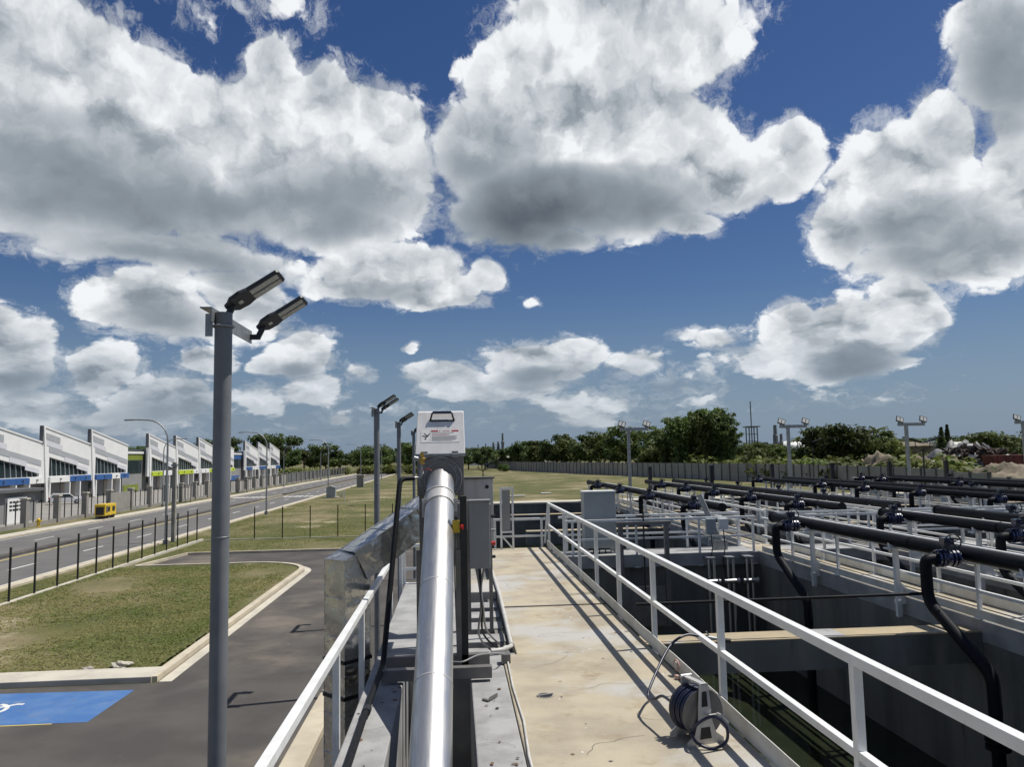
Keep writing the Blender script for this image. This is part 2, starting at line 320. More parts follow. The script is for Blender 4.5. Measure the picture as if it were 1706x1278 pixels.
mat('asphalt', (.072, .067, .063), (.10, .092, .084), .92, scale=.5, detail=10, bump=.5, bscale=120, c3=(.19, .165, .135), s3=.22, lo3=.52, hi3=.76, c4=(.27, .25, .22), s4=1.7, lo4=.66, hi4=.8, spec=.25)
mat('road', (.13, .127, .123), (.155, .151, .145), .9, spec=.25, scale=.5, detail=8, bump=.3, bscale=60, c3=(.17, .165, .155), s3=.12, lo3=.52, hi3=.75)
mat('paver', (.23, .22, .20), (.28, .265, .24), .85, scale=.4, detail=7, bump=.2, bscale=30)
mat('kerb', (.56, .50, .38), (.44, .39, .30), .85, scale=1.1, detail=8, bump=.3, bscale=60, c3=(.30, .27, .21), s3=.9, lo3=.6, hi3=.8)
mat('paint_white', (.72, .72, .68), (.50, .49, .45), .7, scale=6, detail=8, lo=.5, hi=.75)
mat('paint_yellow', (.62, .50, .13), (.46, .38, .14), .7, scale=3, detail=8, lo=.5, hi=.75)
mat('paint_blue', (.05, .145, .36), (.085, .185, .385), .7, scale=1.5, detail=9, c3=(.17, .24, .36), s3=1.3, lo3=.52, hi3=.8, c4=(.16, .16, .17), s4=2.6, lo4=.56, hi4=.74, bump=.2, bscale=120)
mat('soil', (.22, .185, .135), (.12, .10, .072), .95, scale=.5, detail=9, bump=.6, bscale=3)
mat('precast', (.37, .36, .335), (.30, .29, .275), .88, scale=.35, detail=7, c3=(.33, .32, .30), s3=.2, lo3=.55, hi3=.7, bump=.2, bscale=20)
mat('facade_white', (.80, .80, .78), (.76, .76, .74), .6, scale=.5, detail=4)
mat('clad_grey', (.40, .415, .43), (.37, .385, .40), .5, scale=.5, detail=4)
mat('clad_pale', (.66, .66, .70), (.62, .62, .66), .5, scale=.5, detail=4)
mat('clad_dark', (.10, .105, .11), (.13, .135, .14), .6, scale=.5, detail=4)
mat('wall_grey', (.27, .27, .265), (.23, .23, .225), .7, scale=.4, detail=5)
mat('shutter', (.40, .36, .30), (.36, .325, .27), .6, scale=3, detail=3, stretch=(1, 1, 6))
mat('glass_dark', (.02, .032, .036), (.034, .05, .055), .08, scale=.3, detail=2)
mat('band_blue', (.025, .10, .30), (.03, .11, .32), .45, scale=.6)
mat('band_lime', (.50, .62, .03), (.46, .58, .03), .45, scale=.6)
mat('olive', (.20, .25, .03), (.18, .22, .03), .5, scale=.6)
mat('masonry', (.30, .285, .26), (.25, .24, .22), .85, scale=1.2, detail=6)
mat('bark', (.11, .085, .06), (.075, .06, .045), .9, scale=2, detail=7, bump=.5, bscale=8)
mat('car_white', (.74, .75, .76), (.72, .73, .74), .25, scale=2, coat=.6)
mat('tyre', (.015, .015, .015), (.025, .025, .025), .85, scale=6)
mat('steel_far', (.20, .215, .23), (.15, .16, .17), .6, scale=.05, detail=5)
mat('roof_pale', (.62, .61, .58), (.52, .51, .48), .7, scale=.2, detail=5)
mat('brown_red', (.17, .045, .03), (.11, .035, .028), .75, scale=.6, detail=6)
mat('rubble_dark', (.03, .025, .022), (.06, .038, .03), .85, scale=.5, detail=7)
mat('solar', (.010, .012, .018), (.014, .016, .024), .6, scale=2, spec=.2)
mat('precast_shaded', (.13, .125, .118), (.10, .10, .095), .9, scale=.6, detail=6)  # posts darker than the panels: gap shadow put into their colour

def leaf_mat(name, a, b):
    m = mat(name, a, b, .6, scale=.45, detail=3, lo=.35, hi=.68, local=True)
    nt = m.node_tree; L = nt.links; p = nt.nodes['Principled BSDF']; lk = p.inputs['Base Color'].links[0]; src = lk.from_socket
    oi = nt.nodes.new('ShaderNodeObjectInfo'); hs = nt.nodes.new('ShaderNodeHueSaturation')
    mr = nt.nodes.new('ShaderNodeMapRange'); L.new(oi.outputs['Random'], mr.inputs[0]); mr.inputs[3].default_value = .75; mr.inputs[4].default_value = 1.3
    mh = nt.nodes.new('ShaderNodeMapRange'); L.new(oi.outputs['Random'], mh.inputs[0]); mh.inputs[3].default_value = .48; mh.inputs[4].default_value = .52
    L.new(src, hs.inputs['Color']); L.new(mr.outputs[0], hs.inputs['Value']); L.new(mh.outputs[0], hs.inputs['Hue'])
    L.new(hs.outputs[0], p.inputs['Base Color'])
    tr = nt.nodes.new('ShaderNodeBsdfTranslucent'); L.new(hs.outputs[0], tr.inputs[0])
    mx = nt.nodes.new('ShaderNodeMixShader'); mx.inputs[0].default_value = .3; out = nt.nodes['Material Output']
    L.new(p.outputs[0], mx.inputs[1]); L.new(tr.outputs[0], mx.inputs[2]); L.new(mx.outputs[0], out.inputs[0])
    p.inputs['Specular IOR Level'].default_value = .25
leaf_mat('grass_blade', (.15, .18, .045), (.27, .24, .10))
leaf_mat('leaf_dark', (.045, .072, .02), (.095, .13, .036))
leaf_mat('leaf_mid', (.06, .09, .02), (.115, .15, .034))
leaf_mat('leaf_light', (.11, .14, .03), (.18, .205, .055))
leaf_mat('leaf_bamboo', (.07, .105, .026), (.14, .18, .05))

def grass_ground():
    m = mat('grass_ground', (.072, .082, .017), (.108, .106, .028), .95, scale=.35, detail=10, lo=.36, hi=.64, c3=(.22, .18, .095), s3=.10, lo3=.44, hi3=.68, c4=(.045, .058, .014), s4=4.5, lo4=.53, hi4=.70, bump=1., bscale=7)
    m.node_tree.nodes['Bump'].inputs['Distance'].default_value = .06
    nt = m.node_tree; L = nt.links; b = nt.nodes['Principled BSDF']; src = b.inputs['Base Color'].links[0].from_socket
    pos = [n for n in nt.nodes if n.bl_idname == 'ShaderNodeNewGeometry'][0].outputs['Position']
    nz = nt.nodes.new('ShaderNodeTexNoise'); nz.inputs['Scale'].default_value = .11; nz.inputs['Detail'].default_value = 9; nz.inputs['Roughness'].default_value = .65; L.new(pos, nz.inputs['Vector'])
    mr = nt.nodes.new('ShaderNodeMapRange'); mr.interpolation_type = 'SMOOTHSTEP'; L.new(nz.outputs[0], mr.inputs[0]); mr.inputs[1].default_value = .57; mr.inputs[2].default_value = .70
    mx = nt.nodes.new('ShaderNodeMix'); mx.data_type = 'RGBA'; L.new(mr.outputs[0], mx.inputs[0]); L.new(src, mx.inputs[6]); mx.inputs[7].default_value = (.40, .345, .23, 1)
    L.new(mx.outputs[2], b.inputs['Base Color'])
grass_ground()
def water_mat():
    m = mat('tank_water', (.014, .019, .010), (.021, .027, .014), .06, scale=1.5, detail=5)
    nt = m.node_tree; L = nt.links; b = nt.nodes['Principled BSDF']; b.inputs['IOR'].default_value = 1.33
    pos = [n for n in nt.nodes if n.bl_idname == 'ShaderNodeNewGeometry'][0].outputs['Position']
    nz = nt.nodes.new('ShaderNodeTexNoise'); nz.inputs['Scale'].default_value = 5; nz.inputs['Detail'].default_value = 3; L.new(pos, nz.inputs['Vector'])
    bp = nt.nodes.new('ShaderNodeBump'); bp.inputs['Strength'].default_value = .12; bp.inputs['Distance'].default_value = .02; L.new(nz.outputs[0], bp.inputs['Height']); L.new(bp.outputs[0], b.inputs['Normal'])
water_mat()
def duct_mat():
    m = mat('duct', (.70, .69, .66), (.56, .56, .545), .27, metal=.96, scale=3, detail=5, rvar=.1)
    nt = m.node_tree; L = nt.links; b = nt.nodes['Principled BSDF']; src = b.inputs['Base Color'].links[0].from_socket
    pos = [n for n in nt.nodes if n.bl_idname == 'ShaderNodeNewGeometry'][0].outputs['Position']
    vo = nt.nodes.new('ShaderNodeTexVoronoi'); vo.inputs['Scale'].default_value = 60; L.new(pos, vo.inputs['Vector'])
    bw = nt.nodes.new('ShaderNodeMapRange'); L.new(vo.outputs['Color'], bw.inputs[0]); bw.inputs[3].default_value = .82; bw.inputs[4].default_value = 1.14
    mm = nt.nodes.new('ShaderNodeVectorMath'); mm.operation = 'SCALE'; L.new(src, mm.inputs[0]); L.new(bw.outputs[0], mm.inputs['Scale']); L.new(mm.outputs[0], b.inputs['Base Color'])
    nz = nt.nodes.new('ShaderNodeTexNoise'); nz.inputs['Scale'].default_value = 4; nz.inputs['Detail'].default_value = 2; L.new(pos, nz.inputs['Vector'])
    bp = nt.nodes.new('ShaderNodeBump'); bp.inputs['Strength'].default_value = .5; bp.inputs['Distance'].default_value = .06; L.new(nz.outputs[0], bp.inputs['Height']); L.new(bp.outputs[0], b.inputs['Normal'])
duct_mat()

# ================================================================== ground, lot, road
m = MB(); m.add([(-3000, -400, G), (3000, -400, G), (3000, 5500, G), (-3000, 5500, G)], [(0, 1, 2, 3)])
ground = struct('ground', m, 'grass_ground')
def sheet(name, pts, z, mt):
    m = MB(); m.add([(x, y, z) for x, y in pts], [tuple(range(len(pts)))]); return struct(name, m, mt)
cc = arc((-11.9, 42.6, 0), (1, 0, 0), (0, 1, 0), 3.7, 0, math.pi / 2, 9)
sheet('car_park', [(-.97, -20), (-.97, 52), (-17.3, 52), (-18.1, 46.3)] + [(p.x, p.y) for p in cc[::-1]] + [(-8.2, 22.3), (-19.1, 22.3), (-19.1, -20)], G + .004, 'asphalt')
sheet('road', [(-37, -60), (-22.3, -60), (-22.3, 900), (-37, 900)], G + .004, 'road')
sheet('forecourt', [(-66.4, 40), (-42, 40), (-42, 300), (-66.4, 300)], G + .004, 'paver')
sheet('gravel_verge', [(-39.4, -20), (-37.3, -20), (-37.3, 600), (-39.4, 600)], G + .006, 'pale_concrete')
rd = bpy.data.objects['road']
def stripe(x0, x1, y0, y1, mt, par, name):
    m = MB(); m.add([(x0, y0, G + .009), (x1, y0, G + .009), (x1, y1, G + .009), (x0, y1, G + .009)], [(0, 1, 2, 3)]); return m.build(name, mt, par)
first = {}
for x in (-33.6, -25.7):
    for y in range(20, 330, 9):
        if x not in first: first[x] = stripe(x - .08, x + .08, y, y + 3, 'paint_white', rd, 'lane_dash'); y0 = y
        else:
            c = first[x].copy(); COL.objects.link(c); c.location.y = y - 20
for x in (-30.45, -28.75): stripe(x - .09, x + .09, -60, 500, 'paint_yellow', rd, 'edge_line')
for x in (-36.5, -22.75): stripe(x - .06, x + .06, -60, 500, 'paint_white', rd, 'edge_line')
for k in range(7):
    a = -28.0 + k * .82; stripe(a, a + .45, 128, 131.5, 'paint_white', rd, 'crossing_bar')
    a = -36.0 + k * .78; stripe(a, a + .45, 128, 131.5, 'paint_white', rd, 'crossing_bar')
m = MB(); m.box(-29.95, -29.25, -60, 122, G - .1, G + .16); m.box(-29.95, -29.25, 137, 500, G - .1, G + .16); struct('median_kerb', m, 'asphalt', .02)
m = MB(); m.box(-22.3, -21.7, -60, 900, G - .1, G + .13); struct('kerb_right_of_road', m, 'kerb', .02)
m = MB(); m.box(-37.3, -37, -60, 900, G - .1, G + .13); struct('kerb_left_of_road', m, 'kerb', .02)

# grass island with its kerb
isl = [(-19.18, 23.3), (-8.72, 23.3)] + [(p.x - .22 * math.cos(i / 8 * 1.57), p.y - .22 * math.sin(i / 8 * 1.57)) for i, p in enumerate(cc)] + [(-19.18, 46.1)]
sheet('grass_island', isl, G + .10, 'grass_ground')
kp = [(-8.35, 22.4)] + [(p.x - .12 * math.cos(i / 8 * 1.57), p.y - .12 * math.sin(i / 8 * 1.57)) for i, p in enumerate(cc)] + [(-18.3, 46.15)]
def kerb_line(name, pts, w, z1, mt='kerb'):
    m = MB(); n = len(pts); l, r = [], []
    for i, p in enumerate(pts):
        a = Vector(pts[max(i - 1, 0)]); b = Vector(pts[min(i + 1, n - 1)]); d = (b - a).normalized(); q = Vector((-d.y, d.x)) * w / 2
        l.append(Vector(p) + q); r.append(Vector(p) - q)
    for i in range(n - 1):
        m.add([(l[i].x, l[i].y, G - .05), (r[i].x, r[i].y, G - .05), (r[i + 1].x, r[i + 1].y, G - .05), (l[i + 1].x, l[i + 1].y, G - .05),
               (l[i].x, l[i].y, z1), (r[i].x, r[i].y, z1), (r[i + 1].x, r[i + 1].y, z1), (l[i + 1].x, l[i + 1].y, z1)],
              [(7, 6, 5, 4), (0, 1, 5, 4)[::-1] if i == 0 else (0, 1, 5, 4)[::-1], (5, 1, 2, 6)[::-1], (7, 3, 0, 4)[::-1], (6, 2, 3, 7)[::-1]])
    bm = bmesh.new(); o = struct(name, m, mt); bm.from_mesh(o.data); bmesh.ops.remove_doubles(bm, verts=bm.verts, dist=.001); bmesh.ops.recalc_face_normals(bm, faces=bm.faces)
    bm.to_mesh(o.data); bm.free(); return o
kerb_line('island_kerb', kp, .26, G + .16)
kerb_line('gutter', [(x + .34, y) for x, y in kp[:-3]], .34, G + .012, 'pale_concrete')
kerb_line('far_kerb', [(-18.3, 46.3), (-17.35, 52.0), (-2.95, 52.0)], .24, G + .15)
m = MB(); m.box(-19.1, -8.36, 22.35, 23.4, G - .05, G + .17); struct('footway_slab', m, 'pale_concrete', .015)
m = MB(); m.box(-3.45, -2.95, -20, 20.5, G - .05, G + .16); struct('plinth_kerb', m, 'kerb', .02)

# parking bay for wheelchair users
bay = sheet('parking_bay', [(-14.2, 19.3), (-8.62, 19.25), (-8.55, 21.72), (-14.2, 21.95)], G + .008, 'paint_blue')
m = MB(); m.add([(-14.3, 19.22, G + .010), (-9.4, 19.19, G + .010), (-9.4, 19.24, G + .010), (-14.3, 19.28, G + .010)], [(0, 1, 2, 3)]); m.build('bay_line', 'paint_yellow', bay)
def flat_path(pts, w, z):
    m = MB(); n = len(pts); l, r = [], []
    for i, p in enumerate(pts):
        a = Vector(pts[max(i - 1, 0)]); b = Vector(pts[min(i + 1, n - 1)]); d = (b - a).normalized(); q = Vector((-d.y, d.x)) * w / 2
        l.append(Vector(p) + q); r.append(Vector(p) - q)
    m.add([(p.x, p.y, z) for p in l + r], [(i, i + n, i + 1 + n, i + 1)[::-1] for i in range(n - 1)]); return m
ox, oy = -11.75, 20.45
wheel = [(ox + .62 * math.cos(a), oy + .52 * math.sin(a)) for a in [rad(-165 + k * 12) for k in range(20)]]
flat_path(wheel, .11, G + .012).build('wheelchair_mark', 'paint_white', bay)
flat_path([(ox - .55, oy + .5), (ox - .1, oy + .30), (ox + .12, oy + .1), (ox + .35, oy + .18), (ox + .70, oy + .42), (ox + .86, oy + .40)], .11, G + .0125).build('wheelchair_mark', 'paint_white', bay)
flat_path([(ox - .95, oy + .52), (ox - .72, oy + .52)], .26, G + .012).build('wheelchair_mark', 'paint_white', bay)

# grass tufts
def tufts(name, label, areas, seed, hmin=.02, hmax=.06):
    rng = np.random.default_rng(seed); V_, F_ = [], []; o = 0
    for (x0, x1, y0, y1, n, z) in areas:
        x = rng.uniform(x0, x1, n); y = rng.uniform(y0, y1, n)
        keep = (np.sin(x * .9 + 1.3 * np.sin(y * .35)) + np.sin(y * .55 + 2 * np.sin(x * .3))) > -1.0 + rng.uniform(-.6, .6, n)
        x, y = x[keep], y[keep]; n = len(x)
        for _ in range(3):
            a = rng.uniform(0, 6.28, n); h = rng.uniform(hmin, hmax, n); w = rng.uniform(.012, .035, n); lx = rng.normal(0, .09, n); ly = rng.normal(0, .09, n)
            px, py = x + rng.normal(0, .06, n), y + rng.normal(0, .06, n)
            p = np.stack([np.stack([px - w * np.cos(a), py - w * np.sin(a), np.full(n, z)], 1), np.stack([px + w * np.cos(a), py + w * np.sin(a), np.full(n, z)], 1), np.stack([px + lx, py + ly, z + h], 1)], 1)
            V_.append(p.reshape(-1, 3)); F_.append(np.arange(n * 3).reshape(-1, 3) + o); o += n * 3
    V_ = np.concatenate(V_); F_ = np.concatenate(F_); me = bpy.data.meshes.new(name)
    me.from_pydata(V_.tolist(), [], F_.tolist()); me.materials.append(MATS['grass_blade']); ob = bpy.data.objects.new(name, me); COL.objects.link(ob)
    return tag(ob, label, 'grass', kind='stuff')
tufts('grass', 'short patchy green and straw coloured grass on the plots beside the road',
      [(-19.2, -9, 23.6, 45.5, 15000, G + .1), (-21.6, -19.5, 20, 110, 5000, G), (-19, -3.2, 52.3, 75, 9000, G), (-19, 0, 75, 130, 7000, G), (-9.6, -8.6, 23.6, 41, 900, G + .1)], 3)
rng = random.Random(5)
def lump(name, label, cat, c, size, mt, seed, n=3, group=None, flat=.7):
    bm = bmesh.new(); bmesh.ops.create_icosphere(bm, subdivisions=n, radius=1); r = random.Random(seed); ph = [r.uniform(0, 6) for _ in range(9)]
    for v in bm.verts:
        p = v.co; d = 1 + .22 * math.sin(3 * p.x + ph[0]) * math.sin(3 * p.y + ph[1]) + .16 * math.sin(6 * p.z + ph[2] + 4 * p.x) + .1 * math.sin(9 * p.y + ph[3]) * math.sin(8 * p.x + ph[4]) + r.uniform(-.05, .05)
        v.co = Vector((p.x * d * size[0], p.y * d * size[1], max(p.z * d, -.25) * size[2]))
    me = bpy.data.meshes.new(name); bm.to_mesh(me); bm.free(); me.materials.append(MATS[mt]); o = bpy.data.objects.new(name, me); COL.objects.link(o); o.location = c
    return tag(o, label, cat, group)
lump('rubble_lump', 'pale lump of broken concrete lying in the grass behind the footway slab', 'rubble', (-9.75, 23.75, G + .15), (.28, .18, .12), 'pale_concrete', 3)
lump('rubble_lump', 'small grey stone at the grass edge left of the pale lump', 'rubble', (-10.6, 23.6, G + .12), (.16, .12, .07), 'concrete', 8)

# ------------------------------------------------------------------ black fence posts round the plot
def plot_fence(label, loc, pts, base):
    t = thing('plot_fence', label, 'fence', loc); b = MB().box(*base); b.build('base_kerb', 'pale_concrete', t)
    pm = None
    for (x, y) in pts:
        if pm is None:
            pm = MB().box(x - .035, x + .035, y - .035, y + .035, G + .05, G + 2.42).box(x - .045, x + .045, y - .045, y + .045, G + 2.42, G + 2.45).build('fence_post', 'black', t); p0 = (x, y)
        else:
            c = pm.copy(); COL.objects.link(c); c.location = (x - p0[0], y - p0[1], 0)
            c.rotation_euler = (rng.uniform(-.006, .006), 0, 0)
plot_fence('row of black fence posts on a pale kerb along the road', (-19.3, 20, G), [(-19.3, 19.2 + 2.03 * k) for k in range(21)], (-19.42, -19.18, -10, 61, G - .1, G + .14))
plot_fence('row of black fence posts crossing the field behind the lot', (-10, 61, G), [(-17.5 + 2.1 * k, 61) for k in range(8)], (-19.1, -2.8, 60.92, 61.08, G - .1, G + .05))

# ------------------------------------------------------------------ street lamps
def street_lamp():
    t = thing('street_lamp', '', 'street lamp', (0, 0, 0), 'street lamps along the road')
    MB().lathe((0, 0, 0), (0, 0, 1), [(0, .2), (.35, .2), (.35, .13), (.38, .13)], 10).build('base', 'pole_grey', t)
    path = [(0, 0, .3), (0, 0, 4), (0, 0, 7.6)] + [(-.0 - 1.5 * (1 - math.cos(a)), 0, 7.6 + 1.55 * math.sin(a)) for a in [rad(k) for k in (15, 30, 45, 60, 75, 88)]] + [(-2.5, 0, 9.2)]
    MB().tube(path, [.1, .085, .07] + [.055] * 6 + [.045], 10).build('pole', 'galv', t)
    h = MB(); h.prism([(-2.4, -.1, 9.14), (-2.6, -.16, 9.13), (-3.1, -.14, 9.12), (-3.18, 0, 9.12), (-3.1, .14, 9.12), (-2.6, .16, 9.13), (-2.4, .1, 9.14)], (0, 0, .1)); h.build('lamp_head', 'panel_grey', t, .02)
    return t
proto = street_lamp(); proto.location = (-21.2, 58.8, G); proto['label'] = 'tall curved street lamp standing beside the square concrete post'
for (x, y, r, lb) in [(-21.0, 88.2, 0, 'curved street lamp behind the fence corner, second along the verge'), (-20.8, 129, 0, 'curved street lamp beside the electrical cabinet on the verge'),
                      (-20.8, 173, 0, 'curved street lamp just beyond the brown masonry pillar'), (-20.8, 221, 0, 'curved street lamp near the far end of the road, last but one'),
                      (-20.8, 275, 0, 'farthest curved street lamp on the near verge'), (-39.8, 109, math.pi, 'curved street lamp on the far verge before the lime green warehouse'),
                      (-38.6, 178, math.pi, 'curved street lamp on the far verge before the third warehouse'), (-38.6, 226, math.pi, 'curved street lamp on the far verge by the last pillars')]:
    dup(proto, (x, y, G), r, lb)
t = thing('concrete_post', 'square concrete utility post close behind the first street lamp', 'post', (-21.3, 60.6, G))
MB().prism([(-21.44, 60.46, G), (-21.16, 60.46, G), (-21.16, 60.74, G), (-21.44, 60.74, G)], (0, 0, 6.0)).build('shaft', 'concrete', t, .03)
MB().box(-21.5, -21.1, 60.42, 60.8, G + 5.7, G + 5.85).build('top_band', 'galv', t)
t = thing('electrical_cabinet', 'pale green electrical cabinet on a slab at the road edge', 'cabinet', (-19.1, 122, G))
MB().box(-20.3, -18, 121.3, 122.8, G, G + .15).build('slab', 'pale_concrete', t); MB().box(-19.9, -18.5, 121.5, 122.5, G + .15, G + 1.6).build('body', 'cabinet_grey', t, .03)
MB().prism([(-20, 121.4, G + 1.6), (-18.4, 121.4, G + 1.6), (-19.2, 121.4, G + 1.85)], (0, 1.2, 0)).build('roof', 'cabinet_grey', t)
for k in range(3): MB().tube([(-17.9 + k * .25, 122, G), (-17.9 + k * .25, 122, G + 1.0)], .06, 8).build('cable_pipe', 'pvc', t)
t = thing('masonry_pillar', 'short brown masonry pillar with a cap beside the road', 'pillar', (-19.9, 164.6, G))
MB().box(-20.6, -19.2, 164.1, 165.1, G, G + 2.4).build('shaft', 'masonry', t); MB().box(-20.75, -19.05, 163.95, 165.25, G + 2.4, G + 2.6).build('cap', 'pale_concrete', t)
for k, (x, y) in enumerate([(-15.5, 110), (-14.2, 135), (-17.2, 190)]):
    tag(MB().tube([(x, y, G), (x, y, G + 1.5 - .2 * k)], .07, 8).lathe((x, y, G + 1.5 - .2 * k), (0, 0, 1), [(0, .09), (.08, .09)], 8).build('marker_post', 'pvc'),
        ['short white marker post in the dry grass near the fence', 'white marker post in the field beyond the lamp poles', 'small white marker post farthest up the verge'][k], 'post')
t = thing('fire_hydrant', 'yellow fire hydrant in the verge across the road', 'hydrant', (-40.8, 79.5, G))
MB().lathe((-40.8, 79.5, G), (0, 0, 1), [(0, .2), (.06, .2), (.06, .13), (.6, .13), (.62, .17), (.7, .15), (.8, .06)], 12).build('body', 'yellow', t)
MB().lathe((-41.1, 79.5, G + .48), (1, 0, 0), [(0, .07), (.6, .07)], 8).build('outlet', 'yellow', t)

# ------------------------------------------------------------------ yellow generator
t = thing('generator', 'yellow box generator parked on the verge across the road', 'generator', (-38.4, 88.5, G))
MB().box(-39.0, -37.85, 87.2, 89.9, G + .35, G + 1.6).build('housing', 'yellow', t, .05)
MB().box(-38.85, -38.0, 87.17, 87.21, G + .45, G + 1.3).build('grille', 'black', t)
for y in (88.0, 89.2): MB().box(-37.86, -37.82, y - .3, y + .3, G + .8, G + 1.3).build('side_vent', 'black', t)
MB().box(-38.9, -37.95, 87.3, 89.8, G + .12, G + .35).build('skid', 'black', t)
MB().tube([(-38.4, 87.2, G + .3), (-38.4, 86.2, G + .25)], .05, 8).build('tow_bar', 'black', t); MB().tube([(-38.6, 89.4, G + 1.6), (-38.6, 89.4, G + 1.85)], .06, 8).build('exhaust', 'black', t); MB().box(-37.84, -37.815, 87.4, 87.75, G + .7, G + 1.4).build('door', 'clad_dark', t)
for y in (88.0, 89.2): MB().lathe((-39.05, y, G + .22), (1, 0, 0), [(0, .22), (1.25, .22)], 12).build('wheel', 'tyre', t)

# ------------------------------------------------------------------ boundary of the warehouse plot: pillars and black bars
t = thing('boundary_fence', 'boundary fence of grey masonry pillars and black bars before the warehouses', 'fence', (-41.5, 60, G))
ys = [60 + 6.1 * k for k in range(40)]
pil = MB().box(-41.77, -41.23, ys[0] - .27, ys[0] + .27, G, G + 2.7).build('pillar', 'masonry', t)
cap = MB().box(-41.85, -41.15, ys[0] - .35, ys[0] + .35, G + 2.7, G + 2.85).build('pillar_cap', 'pale_concrete', t)
low = MB().box(-41.62, -41.38, ys[0] + .27, ys[0] + 5.83, G, G + .4).build('low_wall', 'masonry', t)
bars = [MB().box(-41.54, -41.46, ys[0] + 1.5 + 1.5 * k, ys[0] + 1.58 + 1.5 * k, G + .4, G + 2.55).build('fence_bar', 'black', t) for k in range(3)]
solid = MB().box(-41.6, -41.4, ys[6] + .35, ys[6] + 5.75, G + .45, G + 2.45).build('wall_panel', 'masonry', t)
for i, y in enumerate(ys):
    for o in (pil, cap, low, *bars):
        if i == 0: continue
        if o in bars and i in (6, 12, 21): continue
        if o is low and i in (9, 14): continue
        c = o.copy(); COL.objects.link(c); c.location.y = y - ys[0]
    if i in (12, 21): c = solid.copy(); COL.objects.link(c); c.location.y = y - ys[6]
for k, y in enumerate((ys[9], ys[14])):
    g = thing('gate', ['black bar gate standing open toward the road by the lime warehouse', 'dark brown slatted gate before the third warehouse'][k], 'gate', (-41.5, y, G))
    MB().box(-41.2, -38.2, y + .6, y + .66, G + .15, G + .22).build('gate_rail', 'black', g); MB().box(-41.2, -38.2, y + .6, y + .66, G + 2.3, G + 2.38).build('gate_rail', 'black', g)
    for j in range(5): MB().box(-41.2 + j * .72, -41.14 + j * .72, y + .6, y + .66, G + .2, G + 2.3).build('gate_bar', 'black', g)
t = thing('dark_fence', 'dark solid steel fence beyond the third warehouse', 'fence', (-41.5, 205, G))
for k in range(12): MB().box(-41.55, -41.45, 196 + k * 5.6, 200.6 + k * 5.6, G + .2, G + 2.6).build('fence_panel', 'clad_dark', t)

# service shed with perforated panels at the left edge
t = thing('service_shed', 'low grey shed with a flat roof inside the boundary fence', 'shed', (-49, 82, G))
MB().box(-54, -46, 74, 89, G, G + 3.2).build('wall', 'wall_grey', t); MB().box(-54.5, -45.4, 73.3, 89.7, G + 3.2, G + 3.5).build('roof', 'clad_dark', t)
for y0 in (75.5, 83.0):
    p = MB().box(-45.98, -45.7, y0, y0 + 3.6, G, G + 2.7).build('block_panel', 'facade_white', t)
    h = MB()
    for r in range(3):
        for k in range(5): h.box(-45.71, -45.68, y0 + .35 + k * .6, y0 + .8 + k * .6, G + 1.3 + r * .4, G + 1.5 + r * .4)
    h.build('vent_holes', 'black', p)

